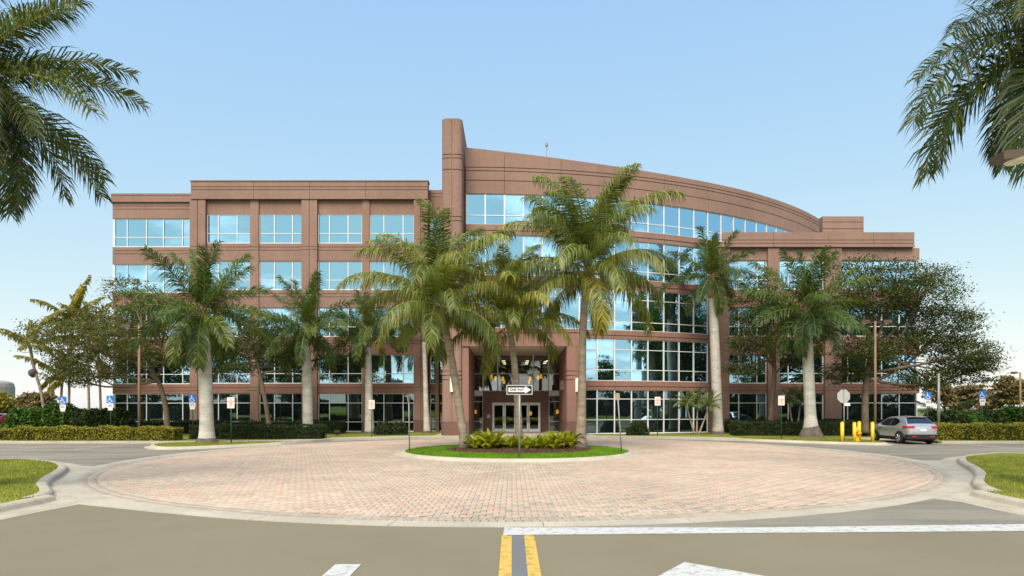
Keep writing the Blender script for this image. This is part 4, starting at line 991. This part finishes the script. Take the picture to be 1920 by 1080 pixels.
# a low palm clump on the right, behind the grey pole
Y = 45; t = tag(empty('fan_palm', (AX(1775, Y), Y, .12)), 'young green palm behind the grey pole at the right', 'palm')
MB().tube([(0, 0, -.05), (0, 0, .9)], [.16, .1], 8).build('trunk', M['coco_trunk'], t, True)
for k in range(11):
    o = link('frond', FR['royal'][min(8, 2 + k // 3)], t, (0, 0, .9)); o.rotation_euler = (0, 0, k * 2.4); o.scale = (.62,) * 3
# ferns
def fern_mesh(seed):
    r = np.random.default_rng(seed); V = []; Q = []
    for i in range(46):
        az = r.uniform(0, 6.283); e = r.uniform(.5, 1.35); Lf = r.uniform(.55, .95); p = np.array([r.normal(0, .06), r.normal(0, .06), 0]); n = 5
        d = np.array([math.cos(az), math.sin(az)]); side = np.array([-d[1], d[0], 0])
        for k in range(n + 1):
            w_ = .075 * math.sin(math.pi * (.18 + .82 * k / n)) + .004; b0 = len(V); V += [p - side * w_, p + side * w_]
            if k < n: Q.append((b0, b0 + 1, b0 + 3, b0 + 2))
            ee = e - 1.25 * (k / n) ** 1.5; p = p + Lf / n * np.array([d[0] * math.cos(ee), d[1] * math.cos(ee), math.sin(ee)])
    return mesh_np('fern', np.array(V), [np.array(Q)], M['fern'])
fm = [fern_mesh(s) for s in (1, 2, 3, 4)]
for i in range(18):
    u = 888 + i * 10.4 + random.uniform(-3, 3); Y = 29.2 + (i % 3) * .75 + random.uniform(-.2, .2); big = 1.25 if (u < 930 or u > 1030) else .9
    o = link('fern', fm[i % 4], None, (AX(u, Y), Y, .19)); o.rotation_euler = (0, 0, random.uniform(0, 6)); s = big * random.uniform(.85, 1.1); o.scale = (s, s, s)
    tag(o, ('large yellow fern by the leaning palm at the left of the island bed' if u < 930 else 'large yellow fern by the tall palm at the right of the island bed' if u > 1030 else 'smaller green fern in the middle of the island bed, below the doors'), 'fern', ('left island ferns' if u < 930 else 'right island ferns' if u > 1030 else 'middle island ferns'))

# ================================================================== SIGNS, POLES, BOLLARDS
FONT = bpy.data.fonts.load('<builtin>') if '<builtin>' in [f.filepath for f in bpy.data.fonts] else None
def text_mesh(s, size, m, th=.004, bold=.0):
    c = bpy.data.curves.new('lettering', 'FONT'); c.body = s; c.size = size; c.align_x = 'CENTER'; c.align_y = 'CENTER'; c.extrude = th; c.offset = bold; c.space_line = .9
    o = bpy.data.objects.new('lettering', c); col.objects.link(o)
    bpy.context.view_layer.update(); me = bpy.data.meshes.new_from_object(o.evaluated_get(bpy.context.evaluated_depsgraph_get()))
    bpy.data.objects.remove(o); bpy.data.curves.remove(c)
    me.materials.clear(); me.materials.append(M[m]); return me
def put_text(parent, s, size, m, x, z, y, bold=0, wide=None):
    me = text_mesh(s, size, m, .002, bold); o = link('lettering', me, parent, (x, y, z)); o.rotation_euler = (R(90), 0, 0)
    if wide:
        xs_ = [v.co.x for v in me.vertices]; o.scale = (wide / (max(xs_) - min(xs_)), 1, 1)
    return o
def plate(w_, h, th=.006, r=.03):
    p = []
    for cx, cz, a0 in ((w_ / 2 - r, -h / 2 + r, -90), (w_ / 2 - r, h / 2 - r, 0), (-w_ / 2 + r, h / 2 - r, 90), (-w_ / 2 + r, -h / 2 + r, 180)):
        for k in range(4): a = R(a0 + 30 * k); p.append((cx + r * math.cos(a), cz + r * math.sin(a)))
    return p
def flatpoly(b, pts, y0, y1, mi=0):
    """polygon in x,z extruded from y0 to y1"""
    n = len(pts); vs_ = [(x, y0, z) for x, z in pts] + [(x, y1, z) for x, z in pts]
    b.add(vs_, [tuple(range(n)), tuple(range(2 * n - 1, n - 1, -1))] + [(i, n + i, n + (i + 1) % n, (i + 1) % n) for i in range(n)], mi)
def shift(pts, dx, dz): return [(x + dx, z + dz) for x, z in pts]
def post(b, h, r=.03, z0=-.15): b.tube([(0, .03, z0), (0, .03, h)], r, 8)
# ONE WAY sign
zb = .13; Y = 24.75; t = tag(empty('one_way_sign', (AX(974, Y), Y, zb)), 'black and white ONE WAY arrow sign on a grey post, front of the island', 'sign')
zc = AZ(731, Y) - zb
b = MB(); post(b, zc + .14, .045); b.build('post', M['galv'], t, True)
b = MB(); flatpoly(b, shift(plate(1.02, .38), 0, zc), -.022, -.016); p = b.build('sign_plate', M['sign_back'], t)
b = MB(); flatpoly(b, shift(plate(.95, .31), 0, zc), -.026, -.0225); b.build('sign_face', M['sign_black'], p)
b = MB(); flatpoly(b, shift([(-.43, -.085), (.22, -.085), (.22, -.145), (.445, 0), (.22, .145), (.22, .085), (-.43, .085)], 0, zc), -.030, -.0265); b.build('arrow', M['sign_white'], p)
put_text(p, 'ONE WAY', .15, 'sign_black', -.1, zc, -.033, .004, .56)
# accessible parking signs
def arcstrip(b, pts, wd, y0, y1):
    P = [Vector(p) for p in pts]; a = offset_path(P, -wd / 2); c = offset_path(P, wd / 2)
    for i in range(len(P) - 1): flatpoly(b, [tuple(a[i]), tuple(a[i + 1]), tuple(c[i + 1]), tuple(c[i])], y0, y1)
def disabled_sign(u, v, Y, label, zg=.12):
    t = tag(empty('parking_sign', (AX(u, Y), Y, zg)), label, 'sign', 'accessible parking signs'); zt = AZ(v, Y) - zg      # v: top of the blue plate
    b = MB(); post(b, zt + .02, .032); b.build('post', M['green_post'], t, True)
    zc = zt - .235
    b = MB(); flatpoly(b, shift(plate(.46, .47), 0, zc), -.016, -.008); p = b.build('blue_plate', M['sign_blue'], t)
    b = MB(); e0, e1 = -.020, -.0165
    flatpoly(b, [(-.055 + .036 * math.cos(a * .6283), zc + .15 + .036 * math.sin(a * .6283)) for a in range(10)], e0, e1)
    arcstrip(b, [(-.05, zc + .10), (-.04, zc - .03), (.07, zc - .03), (.12, zc - .14), (.16, zc - .125)], .036, e0 - .001, e1)
    arcstrip(b, [(-.045, zc + .05), (.06, zc + .05)], .03, e0 - .002, e1)
    arcstrip(b, [(-.02 + .13 * math.cos(R(a)), zc - .07 + .115 * math.sin(R(a))) for a in range(120, 345, 15)], .032, e0 - .003, e1)
    b.build('wheelchair_symbol', M['sign_white'], p)
    b = MB(); flatpoly(b, shift(plate(.37, .27, r=.02), 0, zc - .385), -.016, -.008); p = b.build('white_plate', M['sign_white'], t)
    put_text(p, 'PARKING BY\nDISABLED\nPERMIT ONLY', .055, 'sign_blue', 0, zc - .385, -.019, 0, .29)
    b = MB(); flatpoly(b, shift(plate(.29, .14, r=.02), 0, zc - .60), -.016, -.008); b.build('small_plate', M['sign_white'], t)
    return t
disabled_sign(118, 744, 39.4, 'blue wheelchair parking sign at the far left, in front of the bushes')
disabled_sign(207, 742, 39.3, 'blue wheelchair parking sign at the left corner of the building')
disabled_sign(361, 740, 39.2, 'blue wheelchair parking sign just left of the left royal palm trunk')
disabled_sign(1740, 735, 40.0, 'blue wheelchair parking sign above the silver car')
disabled_sign(1842, 733, 39.8, 'blue wheelchair parking sign farthest right, above the yellow hedge')
def no_park(u, v, vb, label, zg=.13, Y=None):
    Y = Y or (EYE - zg) * F / (vb - 765); t = tag(empty('no_parking_sign', (AX(u, Y), Y, zg)), label, 'sign', 'faded no parking signs'); zt = AZ(v, Y) - zg
    b = MB(); post(b, zt, .032); b.build('post', M['green_post'], t, True)
    w_, h = .40, .60; b = MB(); flatpoly(b, shift(plate(w_, h), 0, zt - h / 2), -.016, -.008); p = b.build('sign_plate', M['sign_pink'], t)
    put_text(p, 'NO\nPARKING\nFIRE\nLANE', .115, 'sign_red', 0, zt - h / 2, -.019, 0, .30)
no_park(433, 745, 831, 'pale pink no parking sign on the left grass strip, right of the royal palm', Y=34.8)
no_park(697, 750, 818, 'pale pink no parking sign in front of the palm left of the pylon', Y=42.8)
no_park(1233, 744, 819, 'pale pink no parking sign in front of the curved glass', Y=43.6)
no_park(1465, 742, 827, 'pale pink no parking sign on the right grass strip', Y=39.6)
# stop sign seen from behind
Y = 37.4; t = tag(empty('stop_sign', (AX(1582, Y), Y, .13)), 'grey back of an octagonal stop sign among the yellow bollards', 'sign'); zc = AZ(743, Y) - .13
b = MB(); b.tube([(0, -.03, -.15), (0, -.03, zc + .4)], .032, 8); b.build('post', M['galv'], t, True)
b = MB(); flatpoly(b, [(.40 * math.cos(R(22.5 + 45 * k)), zc + .42 * math.sin(R(22.5 + 45 * k))) for k in range(8)], .004, .012); b.build('octagon_plate', M['sign_back'], t)
b = MB(); flatpoly(b, shift(plate(.36, .16, r=.01), .2, zc - .48), .004, .01); b.build('small_plate', M['sign_white'], t)
# leaning sign seen from behind, right end of the island
Y = 27.6; t = tag(empty('tilted_sign', (AX(1166, Y), Y, .13)), 'tan back of a small sign on a leaning thin post, right end of the island', 'sign'); zt = AZ(737, Y) - .13
b = MB(); b.tube([(0, 0, -.15), (-.19, 0, zt)], .03, 8); b.build('post', M['galv'], t, True)
b = MB(); flatpoly(b, [(-.32, zt), (-.1, zt), (-.07, zt - .3), (-.29, zt - .3)], .032, .042); b.build('sign_plate', M['sign_tan'], t)
Y = 28.9; t = tag(empty('edge_on_sign', (AX(768, Y), Y, .13)), 'thin grey sign post at the left end of the island, plate edge-on', 'sign'); zt = AZ(740, Y) - .13
b = MB(); b.tube([(0, 0, -.15), (-.04, 0, zt)], .03, 8); b.build('post', M['galv'], t, True)
b = MB(); b.box(-.055, -.045, -.3, .25, zt - .3, zt); b.build('sign_plate', M['sign_back'], t)
# bollards and hydrant
for i, (u, h) in enumerate(((1579, 1.08), (1602, 1.06), (1611, 1.1), (1636, 1.08))):
    Y = 36.6 + (.45 if i == 2 else 0); x = AX(u, Y)
    t = tag(empty('bollard', (x, Y, .13)), 'yellow steel bollard, %s' % ('beside the stop sign post', 'left of the hydrant', 'right behind the hydrant', 'in front of the car wheel')[i], 'bollard', 'yellow bollards')
    b = MB(); b.tube([(0, 0, -.2), (0, 0, h)], .095, 14); b.build('pipe', M['bollard'], t, True)
    b = MB(); b.tube([(0, 0, h), (0, 0, h + .035), (0, 0, h + .06)], [.095, .075, .02], 14); b.build('cap', M['bollard'], t, True)
Y = 36.75; t = tag(empty('fire_hydrant', (AX(1606.5, Y), Y, .13)), 'amber yellow fire hydrant between two bollards', 'hydrant')
b = MB(); b.tube([(0, 0, -.1), (0, 0, .05), (0, 0, .052), (0, 0, .55), (0, 0, .56), (0, 0, .60)], [.19, .19, .12, .12, .16, .16], 14); b.build('barrel', M['hydrant'], t, True)
b = MB(); b.tube([(0, 0, .60), (0, 0, .68), (0, 0, .75), (0, 0, .78), (0, 0, .84)], [.15, .14, .08, .035, .03], 14); b.build('bonnet', M['hydrant'], t, True)
for sx, sy in ((-1, 0), (1, 0), (0, -1)):
    b = MB(); b.tube([(sx * .1, sy * .1, .45), (sx * .2, sy * .2, .45), (sx * .2, sy * .2, .45), (sx * .24, sy * .24, .45)], [.06, .06, .085, .085], 10); b.build('outlet', M['hydrant'], t, True)
# lamp poles
def lamp_pole(u, Y, vt, label, m='pole_tan', zg=.12, heads=((-1, 0), (1, 0)), r=.085, grp='parking lot lamps', hl=.55):
    h = AZ(vt, Y) - zg; t = tag(empty('lamp_post', (AX(u, Y), Y, zg)), label, 'lamp post', grp)
    b = MB(); b.tube([(0, 0, -.2), (0, 0, h)], [r, r * .8], 10); b.build('pole', M[m], t, True)
    b = MB(); b.tube([(0, 0, -.1), (0, 0, .25)], [r * 1.9, r * 1.7], 12); b.build('base', M['concrete'], t, True)
    for dx, dy in heads:
        b = MB(); b.tube([(0, 0, h - .1), (dx * .55, dy * .55, h - .08)], .03, 6); a = b.build('arm', M['bronze'], t)
        ang = math.atan2(dy, dx); b = MB(); b.T = Matrix.Rotation(ang, 4, 'Z'); b.box(.45, .45 + hl, -.2, .2, h - .16, h + .06); hd = b.build('lamp_head', M['bronze'], t)
        b = MB(); b.T = Matrix.Rotation(ang, 4, 'Z'); b.tube([(.45 + hl / 2, 0, h - .22), (.45 + hl / 2, 0, h - .161)], [.1, .16], 12); b.build('lens', M['sconce'], hd)
    return t
lamp_pole(261, 39.6, 610, 'tan lamp post rising from the yellow hedge in front of the left wing')
lamp_pole(1641, 41.3, 602, 'tan lamp post left of the silver car, in front of the wide tree')
lamp_pole(1760, 42, 700, 'plain grey lamp post behind the silver car', 'galv', heads=(), r=.1)
lamp_pole(1913, 74, 698, 'tan lamp post far off at the right edge', heads=((-1, 0),), r=.12)
t = tag(empty('lamp_post', (12.4, 13.0, .13)), 'brown street lamp whose head juts in at the upper right edge', 'lamp post')
zl = AZ(291, 13.0) - .13
b = MB(); b.tube([(0, 0, -.2), (0, 0, zl + .15)], [.09, .07], 12); b.build('pole', M['bronze'], t, True)
b = MB(); b.tube([(0, 0, -.1), (0, 0, .4)], [.22, .2], 14); b.build('base', M['concrete'], t, True)
b = MB(); b.tube([(0, 0, zl + .1), (-1.6, 0, zl + .04)], .035, 8); b.build('arm', M['bronze'], t)
TL = Matrix.Translation((-1.95, 0, zl)) @ Matrix.Rotation(R(-8), 4, 'Y')
b = MB(); b.T = TL; b.box(-.55, .45, -.2, .2, -.085, .085); hd = b.build('lamp_head', M['bronze'], t)
b = MB(); b.T = TL; b.tube([(-.12, 0, -.15), (-.12, 0, -.13), (-.12, 0, -.086)], [.1, .2, .24], 16); b.build('lens', M['sconce'], hd)
# ground floodlight near the second royal palm
Y = 44.4; t = tag(empty('floodlight', (AX(632, Y), Y, .12)), 'small dark floodlight standing on the grass right of the second royal palm', 'lamp')
b = MB(); b.tube([(0, 0, -.1), (0, 0, .16)], .03, 8); b.build('stem', M['dark'], t)
b = MB(); b.T = Matrix.Translation((0, 0, .24)) @ Matrix.Rotation(R(-30), 4, 'X'); b.box(-.2, .2, -.1, .1, -.1, .12); b.build('housing', M['dark'], t)

# ================================================================== CARS
def carpaint(name, c, metal=.6): return flat(name, c, .28, .5, metal, 0, .6)
M['silver'] = carpaint('silver_paint', (.52, .53, .56), .6); M['white_car'] = carpaint('white_paint', (.75, .75, .74), 0); M['red_car'] = carpaint('maroon_paint', (.18, .015, .02), .3)
M['tyre'] = surf('tyre_rubber', (.02, .02, .02), .85, .1, 5, 30, .1); M['rim'] = flat('alloy_rim', (.55, .55, .56), .3, .5, .8)
M['trim'] = surf('black_plastic', (.022, .022, .024), .6, .1, 5, 30, .1); M['carglass'] = glass('car_glass', (.75, .82, .85), .16, (.008, .01, .012))
M['tail'] = flat('tail_lamp', (.55, .02, .025), .2, .5, 0, 0, .5)
TOP = [(0, .98), (.10, 1.06), (.28, 1.22), (.50, 1.42), (.70, 1.53), (1.1, 1.585), (1.7, 1.60), (2.3, 1.565), (2.75, 1.37), (3.15, 1.12), (3.6, 1.03), (4.0, .93), (4.22, .78), (4.30, .62)]
WID = [(0, .74), (.08, .83), (.3, .875), (.9, .885), (2.2, .885), (3.4, .88), (3.9, .85), (4.15, .76), (4.30, .60)]
def itp(tab, x):
    for (a, p), (b_, q) in zip(tab, tab[1:]):
        if x <= b_: return p + (q - p) * (x - a) / (b_ - a)
    return tab[-1][1]
def belt(x): return min(.98 + .045 * (1 - x / 4.3), itp(TOP, x) - .02)
def body_pt(x, t):
    """t 0..1 sill to belt, 1..2 belt to roof edge, 2..3 roof edge to centre; left flank at -y"""
    w_, zt, zb = itp(WID, x), itp(TOP, x), belt(x); lo = .30
    if x < .25: lo = .34
    if t <= 1:
        z = lo + (zb - lo) * t; k = 1 - .06 * (1 - t) ** 2 - .02 * math.sin(t * 6) * .5; return (x, -w_ * k, z)
    gh = max(0, zt - zb); inn = min(.30, gh * .52)
    if t <= 2:
        s = t - 1; return (x, -(w_ - inn * s ** 1.15), zb + (gh - .05 * min(1, gh * 3)) * s)
    s = t - 2; y = w_ - inn; zz_ = zb + gh - .05 * min(1, gh * 3); return (x, -y * (1 - s), zz_ + .05 * min(1, gh * 3) * math.sin(s * math.pi / 2) ** .7)
def car(name, label, pm, loc, rz, group=None):
    t = tag(empty(name, loc, rz), label, 'car', group)
    Xs = [0, .04, .1, .18, .28, .4, .5, .6, .7, .9, 1.1, 1.4, 1.7, 2, 2.3, 2.5, 2.75, 2.95, 3.15, 3.4, 3.6, 3.8, 4, 4.12, 4.22, 4.3]; Ts = [0, .25, .5, .75, 1, 1.25, 1.5, 1.75, 2, 2.2, 2.5, 3]
    V = []; Fc = []; n = len(Ts)
    for x in Xs:
        row = [body_pt(x, q) for q in Ts]; V += row + [(p[0], -p[1], p[2]) for p in row[-2::-1]]
    k = 2 * n - 1
    for i in range(len(Xs) - 1):
        for j in range(k - 1): Fc.append((i * k + j, i * k + j + 1, (i + 1) * k + j + 1, (i + 1) * k + j))
    Fc += [tuple(range(k - 1, -1, -1)), tuple(range((len(Xs) - 1) * k, len(Xs) * k))]
    body = MB().add(V, Fc).build('body', M[pm], t, True)
    def patch(nm, xs_, t0f, t1f, m, parent, both=True, nt_=5, off=.008, capx=False):
        for s in ((1, -1) if both else (1,)):
            b = MB(); Vv = []
            for x in xs_:
                for q in range(nt_):
                    tt = t0f(x) + (t1f(x) - t0f(x)) * q / (nt_ - 1); p = body_pt(x, tt); Vv.append((p[0] - (off if capx else 0), s * (p[1] - off), p[2] + (off * .7 if tt > 1 else 0)))
            f = []
            for i in range(len(xs_) - 1):
                for j in range(nt_ - 1):
                    q = (i * nt_ + j, i * nt_ + j + 1, (i + 1) * nt_ + j + 1, (i + 1) * nt_ + j); f.append(q if s > 0 else q[::-1])
            b.add(Vv, f).build(nm, M[m], parent, True)
    patch('side_window', [.92 + .02 * i for i in range(2)] + [1.0, 1.2, 1.5, 1.78], lambda x: 1.04 + max(0, (1.15 - x)) * 1.6, lambda x: max(1.06, 1.86 - max(0, 1.3 - x) * .9), 'carglass', body)
    patch('side_window', [1.82, 2.1, 2.4, 2.6, 2.8, 2.92], lambda x: 1.04, lambda x: 1.86 if x < 2.75 else 1.75, 'carglass', body)
    for nm, xs_, m in (('rear_window', [.24, .32, .4, .5, .6, .66], 'carglass'), ('windscreen', [2.42, 2.6, 2.8, 3.0, 3.08], 'carglass')):
        b = MB(); Vv = []
        for x in xs_:
            h_ = [body_pt(x, q) for q in (1.97, 2.1, 2.4, 2.7, 3)]; row = h_ + [(p[0], -p[1], p[2]) for p in h_[-2::-1]]; Vv += [(p[0] - (.012 if 'rear' in nm else -.012), p[1] * .93, p[2] + .010) for p in row]
        b.add(Vv, [(i * 9 + j, i * 9 + j + 1, (i + 1) * 9 + j + 1, (i + 1) * 9 + j) for i in range(len(xs_) - 1) for j in range(8)]).build(nm, M[m], body, True)
    b = MB(); b.box(.55, .78, -.52, .52, 1.545, 1.58); b.build('spoiler', M[pm], body)
    patch('sill_cladding', [0.02, .3, .9, 2, 3, 3.9, 4.2], lambda x: 0, lambda x: .16, 'trim', t, off=.012)
    b = MB(); b.prism([(-.035, -.72), (-.035, .72), (.1, .84), (.25, .885), (.25, -.885), (.1, -.84)], .30, .56); b.build('rear_bumper', M['trim'], t)
    b = MB(); b.prism([(-.05, -.66), (-.05, .66), (.05, .8), (.05, -.8)], .565, .66); b.build('bumper_lip', M[pm], t)
    for s in (-1, 1):
        b = MB(); b.prism([(-.03, s * .47), (-.03, s * .74), (.06, s * .85), (.2, s * .885), (.45, s * .905), (.45, s * .84), (.1, s * .5)], .92, 1.04); b.build('tail_lamp', M['tail'], t)
        b = MB(); b.box(-.045, -.03, s * .5 - .12, s * .5 + .12, .42, .48); b.build('reflector', M['tail'], t)
        b = MB(); b.prism([(4.0, s * .55), (4.2, s * .5), (4.12, s * .78), (3.85, s * .86)], .72, .84); b.build('headlight', M['sconce'], t)
        b = MB(); b.T = Matrix.Translation((2.72, s * .98, 1.02)); b.box(-.08, .08, -.1, .1, -.06, .1); b.build('mirror', M[pm], t)
        for hx in (1.35, 2.15): b = MB(); b.box(hx - .11, hx + .11, s * .895 - .012, s * .895 + .012, .86, .89); b.build('door_handle', M['rim'], t)
        for wx in (.82, 3.43):
            b = MB(); flatpoly_arch(b, wx, s); b.build('wheel_arch', M['trim'], t)
            w0 = empty('wheel', (wx, s * .825, .345)); w0.parent = t
            prof = [(-.11, .21), (-.11, .315), (-.09, .345), (.09, .345), (.11, .315), (.11, .21)]
            Vv = []; f = []; nn_ = 24
            for a in range(nn_):
                th = 2 * math.pi * a / nn_
                for (yy, rr) in prof: Vv.append((rr * math.cos(th), yy, rr * math.sin(th)))
            for a in range(nn_):
                c = (a + 1) % nn_
                for j in range(5): f.append((a * 6 + j, a * 6 + j + 1, c * 6 + j + 1, c * 6 + j))
            MB().add(Vv, f).build('tyre', M['tyre'], w0, True)
            b = MB(); ys = s * .1
            b.tube([(0, ys * .3, 0), (0, ys, 0)], [.06, .06], 10)
            for a in range(5):
                th = a * 1.2566; b.tube([(.03 * math.cos(th), ys, .03 * math.sin(th)), (.205 * math.cos(th), ys * 1.05, .205 * math.sin(th))], [.035, .045], 6)
            for a in range(20):
                th = a * .31416; t2 = th + .32; b.tube([(.205 * math.cos(th), ys * 1.05, .205 * math.sin(th)), (.205 * math.cos(t2), ys * 1.05, .205 * math.sin(t2))], .018, 5, cap=False)
            b.build('rim', M['rim'], w0)
            b = MB(); b.tube([(0, -.04, 0), (0, .04, 0)], .2, 16); b.build('brake_disc', M['trim'], w0)
    b = MB(); b.box(-.03, -.008, -.17, .17, .74, .86); b.build('number_plate', M['sign_white'], t)
    b = MB(); b.box(.3, 4.1, -.7, .7, .2, .32); b.build('underbody', M['trim'], t)
    return t
def flatpoly_arch(b, wx, s):
    V = []; n = 16
    for i in range(n + 1):
        a = math.pi * i / n
        for rr in (.0, .44): V.append((wx + rr * math.cos(a), s * .897, .30 + rr * math.sin(a)))
    b.add(V, [(2 * i, 2 * i + 1, 2 * i + 3, 2 * i + 2) for i in range(n)])
car('silver_car', 'silver crossover car parked beside the yellow bollards, seen from behind', 'silver', (AX(1731, 35.9), 35.9, 0), R(88))
car('white_car', 'white car at the far left edge beyond the hedge gap', 'white_car', (AX(14, 56), 54.5, -.0), R(80), 'cars in the far left lot')
car('maroon_car', 'dark red car at the far left edge in front of the white car', 'red_car', (AX(-12, 52), 51.5, -.0), R(85), 'cars in the far left lot')
sheet('parking_lot', [(-75, 49.8), (-36.5, 49.8), (-36.5, 70), (-75, 70)], .0, 'asphalt_old')

# far grey building at the left edge
Y = 150; t = tag(empty('distant_tower', (AX(-22, Y), Y, -.06)), 'small grey rounded building far off at the left edge', 'building')
b = MB(); rr = 40 * Y / F; h = AZ(716, Y)
b.tube([(0, 0, 0), (0, 0, h - 1.2), (0, 0, h - .4), (0, 0, h)], [rr, rr, rr * .96, rr * .9], 28); b.build('wall', surf('grey_render', (.30, .27, .25), .9), t)
b = MB(); b.tube([(0, 0, h), (0, 0, h + .5)], [rr * .88, rr * .6], 28); b.build('roof', M['roof'], t)
